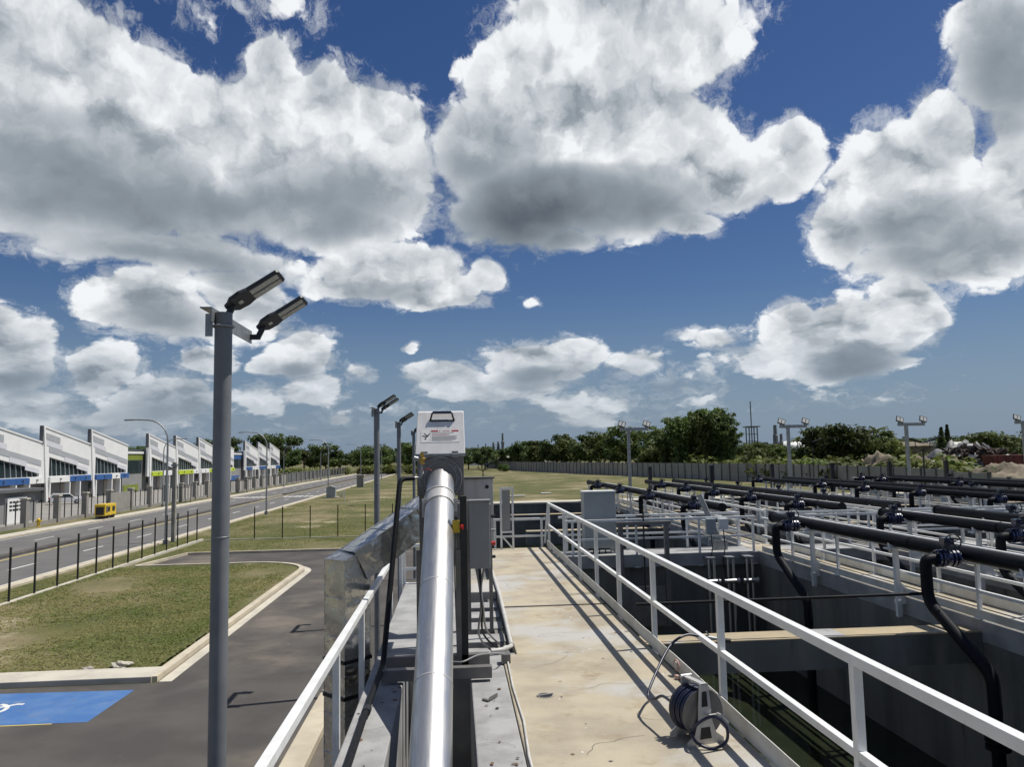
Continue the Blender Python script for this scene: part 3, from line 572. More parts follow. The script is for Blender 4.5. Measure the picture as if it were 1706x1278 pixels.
# ------------------------------------------------------------------ saw-tooth warehouses
XF = -65.
def bay_parts(par, y0, band, segs, first_bay):
    """one 16 m bay; y0 local start; returns list of objects to copy"""
    Y = lambda a: y0 + a
    roof = lambda a: 12. - .1625 * a
    gl = lambda a: 7.6 - .156 * a
    out = []
    def P(name, mb, mt, p=par): o = mb.build(name, mt, p); out.append(o); return o
    w = MB()
    for pl in ([(0, 3.1), (2.2, 3.1), (2.2, roof(2.2)), (0, roof(0))], [(15.3, 3.1), (16, 3.1), (16, roof(16)), (15.3, roof(15.3))],
               [(2.2, gl(2.2)), (15.3, gl(15.3)), (15.3, roof(15.3)), (2.2, roof(2.2))], [(2.2, 3.1), (15.3, 3.1), (15.3, 4.15), (2.2, 4.15)]):
        w.prism([(XF, Y(a), G + z) for a, z in pl], (-.4, 0, 0))
    P('facade_wall', w, 'facade_white')
    P('glazing', MB().prism([(XF - .35, Y(a), G + z) for a, z in ((2.1, 4.1), (15.4, 4.1), (15.4, gl(15.4) + .1), (2.1, gl(2.1) + .1))], (-.1, 0, 0)), 'glass_dark')
    mu = MB()
    for k in range(1, 9):
        a = 2.2 + 13.1 * k / 9; mu.prism([(XF - .25, Y(a), G + 4.15), (XF - .25, Y(a + .1), G + 4.15), (XF - .25, Y(a - .25), G + gl(a) + .02), (XF - .25, Y(a - .35), G + gl(a) + .02)], (-.1, 0, 0))
    P('mullion_grid', mu, 'clad_grey')['kind'] = 'stuff'
    P('fin', MB().prism([(XF + .16, Y(0), G + roof(0) + .1), (XF + .16, Y(.45), G + roof(0) + .03), (XF + .16, Y(2.1), G + .1), (XF + .16, Y(1.4), G + .1)], (-.2, 0, 0)), 'facade_white')
    P('parapet', MB().box(XF - .42, XF + .12, Y(-.2), Y(0.02), G + 9.2, G + 12.2), 'clad_dark')
    P('roof_edge', MB().prism([(XF + .12, Y(0), G + roof(0)), (XF + .12, Y(16), G + roof(16)), (XF + .12, Y(16), G + roof(16) + .22), (XF + .12, Y(0), G + roof(0) + .22)], (-.6, 0, 0)), 'facade_white')
    for (a0, a1, t0, t1, mt) in ((1.0, 5.4, .75, 1.75, 'clad_grey'), (1.0, 6.2, 1.85, 2.7, 'clad_pale'), (2.0, 15.7, 2.75, 3.65, 'clad_grey'), (7.0, 11.6, 3.6, 4.35, 'clad_pale'), (11.2, 15.2, 4.2, 4.9, 'clad_pale')):
        e = .04 + .012 * len(out) * .1
        P('cladding_panel', MB().prism([(XF + e, Y(a), G + roof(a) - t) for a, t in ((a0, t0), (a1, t0), (a1, t1), (a0, t1))], (-e + .002, 0, 0)), mt)
    for i, (a0, a1, mt) in enumerate(segs):
        b = P('sign_band', MB().box(XF + .02, XF + .35, Y(a0) + .03, Y(a1) - .03, G + 3.12, G + 4.05), mt)
        P('column', MB().box(XF - .5, XF + .3, Y(a0) + .0, Y(a0) + .35, G, G + 3.12), 'facade_white')
        mid = Y((a0 + a1) / 2)
        P('wall_lamp', MB().box(XF + .36, XF + .55, mid - .12, mid + .12, G + 3.5, G + 3.75), 'clad_dark')
    P('shutter', MB().box(XF - 1.29, XF - 1.2, Y(8.6), Y(11.6), G, G + 2.9), 'shutter'); P('shutter', MB().box(XF - 1.29, XF - 1.2, Y(12.2), Y(15.4), G, G + 2.9), 'shutter')
    d = P('door', MB().box(XF - 1.29, XF - 1.22, Y(2.6), Y(5.0), G, G + 2.8), 'glass_dark')
    return out
def warehouse(label, y0, n, band, seed):
    t = thing('warehouse', label, 'building', (XF, y0, G), 'saw-tooth warehouses')
    pl = [(0, 8.9), (n * 16., 8.9)]
    m = MB().prism([(XF - 1.3, y0 + a, G + z) for a, z in [(.3, 0), (.3, 8.9), (n * 16. - .3, 8.9), (n * 16. - .3, 0)]], (-28, 0, 0)); m.build('body', 'wall_grey', t)
    segs = [(2.0, 8.4, band), (8.4, 12.0, 'facade_white'), (12.0, 16.0, 'facade_white')]
    parts = bay_parts(t, y0, band, segs, True)
    for k in range(1, n):
        for o in parts:
            if o.name.startswith('sign_band') and k % 2 == 1 and False: continue
            c = o.copy(); COL.objects.link(c); c.location.y = 16. * k
            if o.name.startswith('sign_band'):
                b = {1: (band, band, 'facade_white'), 2: ('facade_white', band, band), 0: (band, 'facade_white', 'facade_white'), 3: (band, 'facade_white', band)}[k % 4]
                i = [q for q in parts if q.name.startswith('sign_band')].index(o); c.data = o.data.copy(); c.data.materials[0] = MATS[b[i]]
    return t
warehouse('white saw-tooth warehouse with blue sign bands nearest along the road', 95, 4, 'band_blue', 1)
warehouse('white saw-tooth warehouse with lime green sign bands between the other two', 169, 4, 'band_lime', 2)
warehouse('smallest and farthest saw-tooth warehouse with blue sign bands', 244.5, 3, 'band_blue', 3)
for (y0, y1, lb, c) in ((159.05, 168.7, 'olive green and glass link block between blue and lime warehouses', 'olive'), (233.05, 244.2, 'blue and glass link block between lime and farthest warehouses', 'band_blue')):
    t = thing('link_block', lb, 'building', (-66, y0, G))
    MB().box(-92, -66, y0, y1, G, G + 7.9).build('body', 'wall_grey', t); MB().box(-92, -65.7, y0, y1, G + 7.9, G + 8.35).build('roof_edge', 'facade_white', t)
    MB().box(-66, -65.92, y0 + .4, y1 - .4, G + 3.9, G + 6.4).build('window', 'glass_dark', t); MB().box(-66, -65.88, y0 + .1, y1 - .1, G + 6.6, G + 7.8).build('top_band', c, t)
    MB().box(-66, -65.88, y0 + .4, y1 - 2.0, G + .3, G + 1.6).build('lower_band', c, t)

# ------------------------------------------------------------------ white car on the forecourt
def car(label, loc, rz):
    t = thing('parked_car', label, 'car', (0, 0, 0))
    side = [(-2.2, .35), (2.2, .35), (2.25, .75), (2.1, .95), (1.15, 1.02), (.45, 1.6), (-1.75, 1.66), (-2.15, 1.05), (-2.25, .7)]
    MB().prism([(-.86, a, z) for a, z in side], (1.72, 0, 0)).build('body', 'car_white', t, .07, 3)
    gl = [(1.0, 1.05), (.40, 1.52), (-1.65, 1.56), (-1.95, 1.08)]
    MB().prism([(-.875, a, z) for a, z in gl], (1.75, 0, 0)).build('side_windows', 'glass_dark', t)
    MB().add([(-.7, -2.11, 1.12), (.7, -2.11, 1.12), (.64, -1.87, 1.55), (-.64, -1.87, 1.55)], [(0, 1, 2, 3)]).build('rear_window', 'glass_dark', t)
    for a in (-1.4, 1.4):
        for s in (-1, 1):
            w = MB().lathe((s * .70, a, .34), (s, 0, 0), [(0, .34), (.2, .34)], 18).build('wheel', 'tyre', t)
            MB().lathe((s * .905, a, .34), (s, 0, 0), [(0, .2), (.015, .18)], 12).build('rim', 'galv', w)
    for s in (-1, 1): MB().box(s * .8 - .06, s * .8 + .06, -2.29, -2.2, .8, 1.1).build('tail_light', 'red', t)
    MB().box(-.85, .85, -2.33, -2.15, .36, .6).build('bumper', 'black', t)
    t.location = loc; t.rotation_euler = (0, 0, rz); return t
car('white estate car parked on the forecourt before the blue-banded warehouse', (-59, 122.5, G), rad(-62))

# ================================================================== concrete tanks and walkways
T = thing('treatment_tank', 'raised concrete treatment tank block with walkways, dividing walls and cross beams', 'tank', (0, 0, 0))
def tb(name, b, mt, bev=0., par=None): return MB().box(*b).build(name, mt, par or T, bev)
# near walkway
tb('tank_wall', (.53, 2.32, -4, 19.84, G, -.14), 'tank_wall')
tb('walkway_deck', (.525, 2.335, -4, 9.35, -.14, 0), 'deck', .012); tb('walkway_deck', (.70, 2.335, 9.35, 12.17, -.14, 0), 'deck', .012); tb('walkway_deck', (.70, 2.335, 12.23, 19.85, -.14, -.004), 'deck', .012)
tb('expansion_joint', (.70, 2.33, 12.17, 12.23, -.14, .006), 'black')
# screen channel with its kerbs
tb('channel_kerb', (-.965, -.575, -4, 9.3, -1.9, -.01), 'concrete_grey', .012); tb('channel_kerb', (.14, .52, -4, 9.3, -1.9, -.015), 'concrete_grey', .012)
tb('channel_floor', (-.60, .20, -4, 9.3, -2.0, -1.6), 'tank_wall')
tb('tank_wall', (-.95, .53, -4, 9.3, G, -2.0), 'tank_wall')
tb('channel_end', (-.965, .69, 9.3, 9.5, G, -.02), 'concrete_grey', .01)
tb('upper_deck', (-.965, .06, 9.5, 15, -.3, -.012), 'concrete_grey', .012); tb('tank_wall', (-.95, .69, 9.5, 15, G, -.55), 'concrete')
tb('upper_deck', (.06, .69, 13.7, 15, -.3, -.010), 'deck', .012)
for k in range(5): tb('cover_plate', (.10, .66, 9.75 + k * .78, 10.2 + k * .78, -.20, -.12), 'concrete_grey', .008)
tb('upper_deck', (-.75, .69, 15.0, 19.84, -.5, -.3), 'concrete'); tb('tank_wall', (-.74, .69, 15, 19.83, G, -.5), 'concrete')
m = MB(); m.add([(-.57, -4, -1.25), (.14, -4, -1.25), (.14, 9.3, -1.25), (-.57, 9.3, -1.25)], [(0, 1, 2, 3)]); struct('channel_water', m, 'tank_water')
m = MB(); m.add([(-2.8, -4, G + .02), (-.96, -4, G + .02), (-.96, 15, G + .02), (-2.8, 15, G + .02)], [(0, 1, 2, 3)]); struct('apron', m, 'pale_concrete')
# long dividing walls with their decks
YE = 40.2
WALK = [(7.10, 7.86), (10.15, 10.85), (16.1, 16.9), (21.2, 22.0)]
for (x0, x1) in WALK:
    tb('tank_wall', (x0 + .004, x1 - .004, -6, YE, G, -.30), 'tank_wall'); tb('deck_slab', (x0, x1, -6, YE, -.30, -.006), 'concrete_grey', .01)
    tb('walkway_deck', (x0 + .02, x1 - .02, -6, YE, -.006, 0), 'deck')
tb('tank_wall', (27.5, 28.1, -6, YE, G, 0), 'concrete'); tb('tank_wall', (2.4, 28.1, -6.5, -6, G, 0), 'concrete')
# cross walkway and cross beams
xs = [(2.32, 7.10), (7.86, 10.15), (10.85, 16.1), (16.9, 21.2), (22, 27.5)]
for i, (x0, x1) in enumerate(xs):
    tb('cross_wall', (x0, x1, 18.0, 18.8, G, -.3), 'tank_wall'); tb('cross_deck', (x0, x1, 17.9, 18.95, -.3, -.008), 'concrete_grey', .01)
    for y, z in ((10.2, -.15), (25.5, -.15), (32.6, -.15)) + (((4.2, -.15),) if i else ()):
        cbm = tb('cross_beam', (x0, x1, y, y + .45, z - .42, z - .02), 'tank_wall'); tb('beam_cap', (x0, x1, y - .004, y + .454, z - .02, z), 'beam', .006, cbm)  # beam sides dark, thin cap on top paler
tb('end_wall', (.7, 28.1, YE, YE + 1.9, G, -.2), 'tank_wall'); tb('pale_top', (.7, 28.1, YE - .03, YE + .9, -.2, -.1), 'pale_concrete', .02); tb('pale_top', (.7, 28.1, YE + .97, YE + 1.93, -.2, -.13), 'pale_concrete', .02)  # shade of the front put into its dark colour; top strips kept pale
tb('tank_wall', (.4, .7, 19.84, YE + 1.9, G, -.2), 'tank_wall')
tb('patch', (4.75, 5.2, 10.2, 10.65, -.155, -.147), 'concrete_grey')
m = MB(); m.add([(2.32, -6, -2.3), (27.6, -6, -2.3), (27.6, YE, -2.3), (.7, YE, -2.3), (.7, 19.84, -2.3), (2.32, 19.84, -2.3)], [(0, 1, 2, 3, 4, 5)]); struct('tank_water', m, 'tank_water')
# drain cover and small marks on the deck
t = thing('drain_cover', 'small round drain with a cross bar set in the walkway', 'drain', (.85, 7.73, 0))
MB().lathe((.85, 7.73, .001), (0, 0, 1), [(0, .085), (.004, .085)], 20).build('rim', 'concrete', t); MB().lathe((.85, 7.73, .005), (0, 0, 1), [(0, .07), (.002, .07)], 20).build('hole', 'black', t)
MB().bar((.77, 7.70, .012), (.93, 7.76, .012), .02, .008).build('cross_bar', 'concrete_grey', t)

# splashes, chips and hairline cracks on the near concrete
sr = random.Random(12); marks = {'paint_white': MB(), 'stain': MB(), 'ink': MB()}
def splash(mb, x, y, z, r):
    k = sr.randrange(5, 9); a0 = sr.uniform(0, 6); e = sr.uniform(.5, 1.6)
    mb.add([(x + r * sr.uniform(.5, 1.2) * math.cos(a0 + 6.283 * i / k), y + e * r * sr.uniform(.5, 1.2) * math.sin(a0 + 6.283 * i / k), z) for i in range(k)], [tuple(range(k))])
for i in range(70): splash(marks[('paint_white', 'stain', 'ink')[min(2, int(sr.random() * 3.2))]], sr.uniform(.75, 2.3), 4.5 + 10 * sr.random() ** 1.5, .0035 - .001 * (i % 3), sr.uniform(.004, .022))
for i in range(40): splash(marks['stain' if i % 3 else 'ink'], sr.choice((sr.uniform(.17, .49), sr.uniform(-.93, -.6))), sr.uniform(5, 9.2), -.004, sr.uniform(.004, .03))
def crack(x, y, z, a, n, step):
    p = [(x, y)]
    for _ in range(n): a += sr.uniform(-.55, .55); x += step * math.cos(a); y += step * math.sin(a); p.append((x, y))
    for (x0, y0), (x1, y1) in zip(p, p[1:]):
        d = math.hypot(x1 - x0, y1 - y0); w = .0018; u, v = -(y1 - y0) / d * w, (x1 - x0) / d * w
        marks['ink'].add([(x0 - u, y0 - v, z), (x1 - u, y1 - v, z), (x1 + u, y1 + v, z), (x0 + u, y0 + v, z)], [(0, 1, 2, 3)])
for (x, y, a) in ((.8, 8.7, .2), (1.0, 6.2, 1.2), (1.6, 10.3, 2.6), (1.3, 7.9, .7), (.9, 13.8, .4), (1.8, 6.9, 2.9)): crack(x, y, .004, a, 12, .06)
crack(.16, 6.55, -.003, .05, 8, .045); crack(.17, 8.3, -.003, -.1, 7, .05); crack(-.95, 6.9, .002, .1, 8, .045)
for nm, k in (('paint_white', 'paint_splashes'), ('stain', 'stains'), ('ink', 'cracks')): o = marks[nm].build(k, nm, T); o['kind'] = 'stuff'

# ------------------------------------------------------------------ guard rails
def rail(label, p, q, top, mid, base, posts, s=.06, toe=None, group='white guardrails', foot=True, bev=.004):
    p, q = Vector((*p, 0)), Vector((*q, 0)); d = (q - p); ln = d.length; d.normalize()
    t = thing('guardrail', label, 'guardrail', (p.x, p.y, base), group)
    up = Vector((0, 0, 1))
    MB().bar(p + up * (top - s / 2), q + up * (top - s / 2), s, s).build('top_rail', 'white_paint', t, bev)
    if mid is not None: MB().bar(p + up * mid, q + up * mid, s * .82, s * .82).build('mid_rail', 'white_paint', t, bev)
    ps = posts if isinstance(posts, list) else [k * posts for k in range(int(ln / posts) + 1)]
    po = None
    for a in ps:
        if po is None:
            c = p + d * a; mb = MB().bar(c + up * base, c + up * (top - s), s * .9, s * .9, d)
            if foot: mb.obox((c.x, c.y, base + .008), (s * 2.4, s * 2.4, .016))
            po = mb.build('post', 'white_paint', t, bev); a0 = a
        else:
            o = po.copy(); COL.objects.link(o); o.location = d * (a - a0)
    if toe:
        off, z0, z1 = toe; sd = d.cross(up) * off; n = max(2, int(ln / .5)); mb = MB(); r = random.Random(len(label))
        a = [p + d * ln * i / n + sd * (1 + r.uniform(-.16, .16)) for i in range(n + 1)]
        for i in range(n): mb.bar(a[i] + up * ((z0 + z1) / 2), a[i + 1] + up * ((z0 + z1) / 2), .008, z1 - z0)
        mb.build('toe_board', 'toe_paint', t)
    return t
rail('white guardrail with toe board along the concrete walkway, beside the hose reel', (2.385, 0.3), (2.385, 20.0), 1.12, .535, -.16,
     [y - .3 for y in (2.0, 4.6, 7.0, 9.4, 11.4, 13.2, 15.0, 17.1, 19.9)], .064, (-.04, .012, .165))
t = bpy.data.objects['guardrail']
MB().bar((2.385, 20.0, 1.08), (2.28, 20.0, .08), .05, .05).build('raker', 'white_paint', t)
rail('white guardrail outside the screen channel, ending beside the galvanised chute', (-1.04, 1.5), (-1.04, 14.8), .75, None, -.45, [1.0, 5.4, 7.2, 11.0, 13.25], .066)
rail('short white guardrail closing the end of the screen deck', (-1.04, 14.85), (-.25, 14.85), .72, .26, -.02, [.06, .72], .06)
rail('short white guardrail across the far end of the walkway', (.95, 19.95), (2.30, 19.95), .74, .28, -.15, [.05, 1.25], .06)
WR = .055
rail('white guardrail on the tank side of the second walkway, near half', (7.13, .5), (7.13, 17.7), .80, .37, 0, 1.95, WR, (-.02, .01, .13))
rail('white guardrail on the far side of the second walkway, near half', (7.83, .5), (7.83, 17.7), .84, .42, 0, 1.95, WR, (.02, .01, .16))
rail('white guardrail on the tank side of the second walkway, beyond the cross walkway', (7.13, 19.2), (7.13, 40), .80, .37, 0, 2.1, WR, (-.02, .01, .13), bev=0)
rail('white guardrail on the far side of the second walkway, beyond the cross walkway', (7.83, 19.2), (7.83, 40), .84, .42, 0, 2.1, WR, (.02, .01, .16), bev=0)
rail('white guardrail on the near edge of the cross walkway by the grey cabinet', (2.5, 17.94), (7.05, 17.94), .82, .36, -.3, [.2, 1.7, 3.2, 4.5], WR)
rail('white guardrail on the far edge of the cross walkway behind the cabinet', (2.5, 18.9), (7.05, 18.9), .84, .38, -.1, [.2, 1.7, 3.2, 4.5], WR)
for k, (x0, x1) in enumerate(WALK[1:]):
    nm = ['third', 'fourth', 'fifth'][k]
    rail(f'white guardrail on the near side of the {nm} walkway', (x0 + .04, 2), (x0 + .04, 40), .84, .4, 0, 2.6, WR, (-.02, .01, .16), bev=0)
    rail(f'white guardrail on the far side of the {nm} walkway', (x1 - .04, 2), (x1 - .04, 40), .84, .4, 0, 2.6, WR, None, bev=0)
    a, b = xs[k + 1]
    rail(f'white guardrail on the cross walkway just before the {nm} walkway', (a + .1, 17.95), (b - .1, 17.95), .82, .38, -.1, 1.9, WR, None, bev=0)
    rail(f'rear white guardrail on the cross walkway just before the {nm} walkway', (a + .1, 18.9), (b - .1, 18.9), .82, .38, -.1, 1.9, WR, None, bev=0)

# ------------------------------------------------------------------ black air pipes with valves
VALVE = {}
def valve_meshes():
    b = MB()                                             # local: header axis at origin, branch towards -x
    b.tube([(0, 0, -.05), (-.16, 0, -.06)], .085, 16)
    for x in (-.15, -.205, -.36, -.415): b.lathe((x, 0, -.06), (-1, 0, 0), [(0, .135), (.03, .135)], 20)
    b.lathe((-.235, 0, -.06), (-1, 0, 0), [(0, .1), (.03, .125), (.09, .125), (.125, .1)], 20)
    for i in range(8):
        a = i * math.pi / 4; b.tube([(-.13, .11 * math.cos(a), -.06 + .11 * math.sin(a)), (-.47, .11 * math.cos(a), -.06 + .11 * math.sin(a))], .011, 6)
    b.lathe((-.30, 0, .03), (0, 0, 1), [(0, .05), (.1, .04), (.1, .06), (.13, .06)], 12); b.box(-.36, -.22, -.09, .05, .155, .26)
    b.tube([(-.30, -.05, .21), (-.30, -.2, .21)], .014, 8)
    w = MB(); w.torus((-.30, -.2, .21), (0, 1, 0), .115, .011, 24, 6)
    for i in range(4):
        a = i * math.pi / 2 + .4; w.tube([(-.30, -.2, .21), (-.30 + .115 * math.cos(a), -.2, .21 + .115 * math.sin(a))], .008, 6)
    d = MB(); d.tube(fillet([(-.42, 0, -.06), (-.60, 0, -.06), (-.60, 0, -.62), (-.5, -1.05, -1.32), (-.5, -1.05, -3.6)], .17, 7), .078, 16)
    d.lathe((-.5, -1.05, -2.05), (0, 0, -1), [(0, .14), (.05, .14), (.05, .1), (.09, .1), (.09, .14), (.14, .14)], 16)
    return b.mesh('valve'), w.mesh('handwheel'), d.mesh('drop_pipe')
VM = valve_meshes(); VM[0].materials.append(MATS['valve_blue']); VM[1].materials.append(MATS['black']); VM[2].materials.append(MATS['hdpe'])
SUP = MB(); SUP.box(-.035, .035, -.035, .035, -1.2, -.14).box(-.16, .16, -.07, .07, -.14, -.115)
SUP.prism([(-.1, -.02, -.115), (.1, -.02, -.115), (.115, -.02, -.04), (.075, -.02, -.075), (-.075, -.02, -.075), (-.115, -.02, -.04)], (0, .04, 0))
SUP = SUP.mesh('pipe_support'); SUP.materials.append(MATS['white_paint'])
BRK = MB(); BRK.box(-.04, .42, -.05, .05, -1.0, -.94).prism([(.36, -.012, -.94), (-.0, -.012, -.62), (-.0, -.012, -.94)], (0, .024, 0))
BRK = BRK.mesh('bracket'); BRK.materials.append(MATS['white_paint'])
def header(label, x, y0, y1, z, side, drops, sup, r=.1, joints=4.):
    t = thing('air_pipe', label, 'pipe', (x, (y0 + y1) / 2, z), 'black air pipes over the tanks'); ym = (y0 + y1) / 2
    MB().tube([(x, y0, z), (x, y1, z)], r, 22).build('pipe', 'hdpe', t)
    j = MB(); a = y0 + 1.3
    while a < y1: j.torus((x, a, z), (0, 1, 0), r, .009, 22, 6); a += joints
    j.build('weld_beads', 'hdpe', t)
    for yy in (y0, y1): MB().lathe((x, yy - .03, z), (0, 1, 0), [(0, r * 1.16), (.06, r * 1.16)], 22).build('end_flange', 'hdpe', t)
    for y in drops:
        v = bpy.data.objects.new('valve', VM[0]); w = bpy.data.objects.new('handwheel', VM[1]); d = bpy.data.objects.new('drop_pipe', VM[2])
        for o in (v, w, d): COL.objects.link(o)
        v.parent = t; v.location = (0, y - ym, 0); v.scale = (1, .85, .88); w.parent = v; d.parent = t; d.location = (0, y - ym, 0)
        if side > 0: v.scale = (-1, .85, .88); d.scale = (-1, 1, 1)
    a = y0 + 1.1; k = 0
    while a < y1:
        s = bpy.data.objects.new('pipe_support', SUP); COL.objects.link(s); s.parent = t; s.location = (0, a - ym, 0)
        b = bpy.data.objects.new('bracket', BRK); COL.objects.link(b); b.parent = s
        if side > 0: s.scale = (-1, 1, 1)
        a += sup
    return t
header('black air pipe nearest the walkway with two valves and bent drop pipes', 7.0, 2.2, 16.7, .88, -1, [5.25, 10.25, 15.2], 2.9)
header('black air pipe continuing the nearest row beyond the cross walkway', 7.0, 20.0, 40.3, .88, -1, [21.5, 26.5, 31.3, 36.2], 2.4)
header('black air pipe over the second wall, ending at the cross walkway', 9.75, 19.0, 38.9, .88, -1, [20.9, 24.3, 27.8, 31.3, 35.0], 2.2)
header('black air pipe over the second wall, near length with two valves', 9.75, 4.0, 17.1, .88, -1, [8.9, 12.5, 16.2], 2.2)
header('black air pipe just behind the third walkway, far length', 11.25, 19.1, 39.2, .88, 1, [23.6, 27.0, 31.0, 35.0], 2.4)
header('black air pipe just behind the third walkway, near length', 11.25, 5, 17.4, .88, 1, [11.5, 15.4], 2.4)
header('black air pipe in front of the fourth walkway', 15.75, 6, 39.8, .88, -1, [17.5, 21.0, 24.8, 28.3, 31.7, 38.5], 2.6)
header('black air pipe behind the fourth walkway', 17.25, 8, 39.5, .88, 1, [20.0, 25.2, 30.4, 35.6], 2.6)
header('black air pipe in front of the fifth walkway', 20.85, 10, 38.4, .88, -1, [22.0, 26.0, 30.3, 36.0, 37.9], 2.6)
header('farthest black air pipe behind the fifth walkway', 22.35, 12, 38.0, .88, 1, [24, 29, 34], 2.6)
t = thing('water_pipe', 'thin black pipe spanning the near tank from walkway to drop pipe', 'pipe', (4.5, 10.3, .35))
MB().tube([(2.38, 10.32, .34), (4.6, 10.3, .35), (6.42, 10.27, .36)], .021, 10).build('pipe', 'hdpe', t); MB().lathe((4.55, 10.3, .35), (1, 0, 0), [(0, .027), (.09, .027)], 10).build('coupling', 'hdpe', t)

# stainless mixer guide tubes hung in the near tank
for k, x in enumerate((5.85, 6.3, 6.75)):
    t = thing('mixer_guide', ['pair of stainless guide tubes hung in the tank, leftmost of three', 'middle pair of stainless guide tubes hung in the tank', 'pair of stainless guide tubes nearest the second walkway'][k], 'guide tube', (x, 17.6, -.2), 'stainless guide tubes in the tank')
    for s in (-.06, .06): MB().tube([(x + s, 17.6, -.12), (x + s, 17.6, -2.4)], .03, 10).build('tube', 'stainless', t)
    MB().lathe((x - .18, 17.57, -.62), (1, 0, 0), [(0, .07), (.04, .07), (.04, .05), (.32, .05), (.32, .07), (.36, .07)], 14).build('clamp_tube', 'stainless', t)
    MB().box(x - .1, x + .1, 17.56, 17.9, -.12, -.08).build('hanger', 'galv', t)
# sluice gate on the cross walkway
t = thing('sluice_gate', 'grey steel gate frame with a black stem and handwheel at the cross walkway', 'sluice gate', (4.3, 17.7, 0))
for x in (3.78, 4.85): MB().box(x - .05, x + .05, 17.66, 17.76, -1.6, .70).build('frame_post', 'brushed_dull', t)
MB().box(3.68, 4.95, 17.64, 17.78, .70, .77).build('frame_beam', 'brushed_dull', t); MB().box(3.84, 4.79, 17.70, 17.73, -1.6, -.7).build('gate_plate', 'brushed_dull', t)
MB().tube([(4.32, 17.71, -.8), (4.32, 17.71, 1.16)], .02, 8).build('stem', 'black', t); MB().torus((4.32, 17.71, .90), (0, 0, 1), .17, .014, 22, 6).bar((4.15, 17.71, .9), (4.49, 17.71, .9), .02, .014).bar((4.32, 17.54, .9), (4.32, 17.88, .9), .02, .014).build('handwheel', 'black', t)
# grey cabinet and junction boxes
t = thing('control_cabinet', 'tall blue-grey control cabinet standing on the cross walkway', 'cabinet', (3.4, 18.5, 0))
MB().box(3.04, 3.80, 18.25, 18.7, .12, 1.44).build('body', 'cabinet_grey', t, .006); MB().box(3.02, 3.82, 18.22, 18.73, 1.44, 1.465).build('top', 'white_paint', t); MB().box(3.06, 3.78, 18.235, 18.25, .16, 1.40).build('door', 'cabinet_grey', t, .004)
for x in (3.09, 3.75):
    for y in (18.3, 18.65): MB().box(x - .03, x + .03, y - .03, y + .03, -.01, .12).build('leg', 'galv', t)
for k in range(3): MB().tube(fillet([(3.25 + .14 * k, 18.3, .14), (3.22 + .15 * k, 18.22, -.1), (3.3 + .2 * k, 18.05, -.02)], .1), .014, 6).build('cable', 'black', t)
for k, x in enumerate((5.95, 6.25)):
    t = thing('junction_box', ['grey junction box fixed to the cross walkway rail', 'pale junction box with hanging cables on the cross walkway rail'][k], 'box', (x, 17.9, .6))
    MB().box(x - .11, x + .11, 17.78, 17.9, .42 + .1 * k, .78).build('body', ['cabinet_grey', 'white_paint'][k], t, .006)
    MB().tube([(x, 17.84, .43 + .1 * k), (x + .02, 17.82, .1), (x - .06, 17.8, -.2), (x + .02, 17.78, -.6)], .013, 6).build('cable', 'black', t)
t = thing('davit_arm', 'leaning galvanised davit arm above the cross walkway', 'davit', (6.05, 18.4, 0))
MB().bar((6.35, 18.4, .2), (5.95, 18.6, 1.3), .09, .12).build('arm', 'galv', t); MB().box(6.2, 6.5, 18.3, 18.5, -.008, .22).build('base', 'galv', t)
# black square posts along the end wall
for k, x in enumerate((10.2, 13.5, 16.8, 20.1, 23.3, 26.5)):
    t = thing('square_post', ['black square post behind the second air pipe on the end wall', 'second black square post along the end wall', 'third black square post along the end wall', 'fourth black square post along the end wall, before the wall joint', 'fifth black square post along the end wall', 'last black square post before the soil heap'][k], 'post', (x, 40, 0), 'black posts along the end wall')
    MB().box(x - .09, x + .09, 39.9, 40.08, -.3, 1.62).build('shaft', 'black', t); MB().box(x - .16, x + .16, 39.83, 40.15, -.15, -.13).build('base_plate', 'black', t)

# ================================================================== screen unit in the channel
S = thing('screw_screen', 'inclined stainless screen pipe rising from the channel to a square head box', 'screen', (-.22, 8, 0))
A, B = Vector((-.245, 4.0, -1.38)), Vector((-.185, 10.05, 2.16)); ax = (B - A).normalized()
def onp(y): return A + (B - A) * ((y - A.y) / (B.y - A.y))
R1 = .172
MB().tube([A, onp(8.6), onp(9.9)], R1, 40).build('pipe', 'stainless', S)
up_ = ax.cross(Vector((1, 0, 0))).normalized() * -1
s = MB(); q = [onp(4.2) + Vector((.012, 0, 0)) - up_ * 0 , onp(9.85)]
nrm = Vector((1, 0, 0)).cross(ax).normalized(); nrm = nrm if nrm.z > 0 else -nrm
s.bar(onp(4.2) + nrm * R1, onp(9.8) + nrm * R1, .012, .006, nrm); s.build('seam', 'brushed', S)
c0 = onp(9.42); MB().lathe(c0 - ax * .11, ax, [(0, R1 + .012), (0, R1 + .006), (.2, R1 + .006), (.2, R1 + .016), (.22, R1 + .016)], 40, smooth=False).build('collar', 'brushed', S)
for sx in (-1, 1): MB().box(c0.x + sx * (R1 + .02) - .02, c0.x + sx * (R1 + .02) + .02, c0.y - .06, c0.y - .02, c0.z - .16, c0.z + .06).lathe((c0.x + sx * (R1 + .02), c0.y - .075, c0.z + .02), (0, 1, 0), [(0, .014), (.03, .014)], 8).lathe((c0.x + sx * (R1 + .02), c0.y - .075, c0.z - .1), (0, 1, 0), [(0, .014), (.03, .014)], 8).build('clamp_lug', 'brushed', S)
for yy in (6.95, 8.05): p = onp(yy); MB().lathe(p, ax, [(0, R1 + .003), (.012, R1 + .003)], 40).build('weld', 'brushed', S)
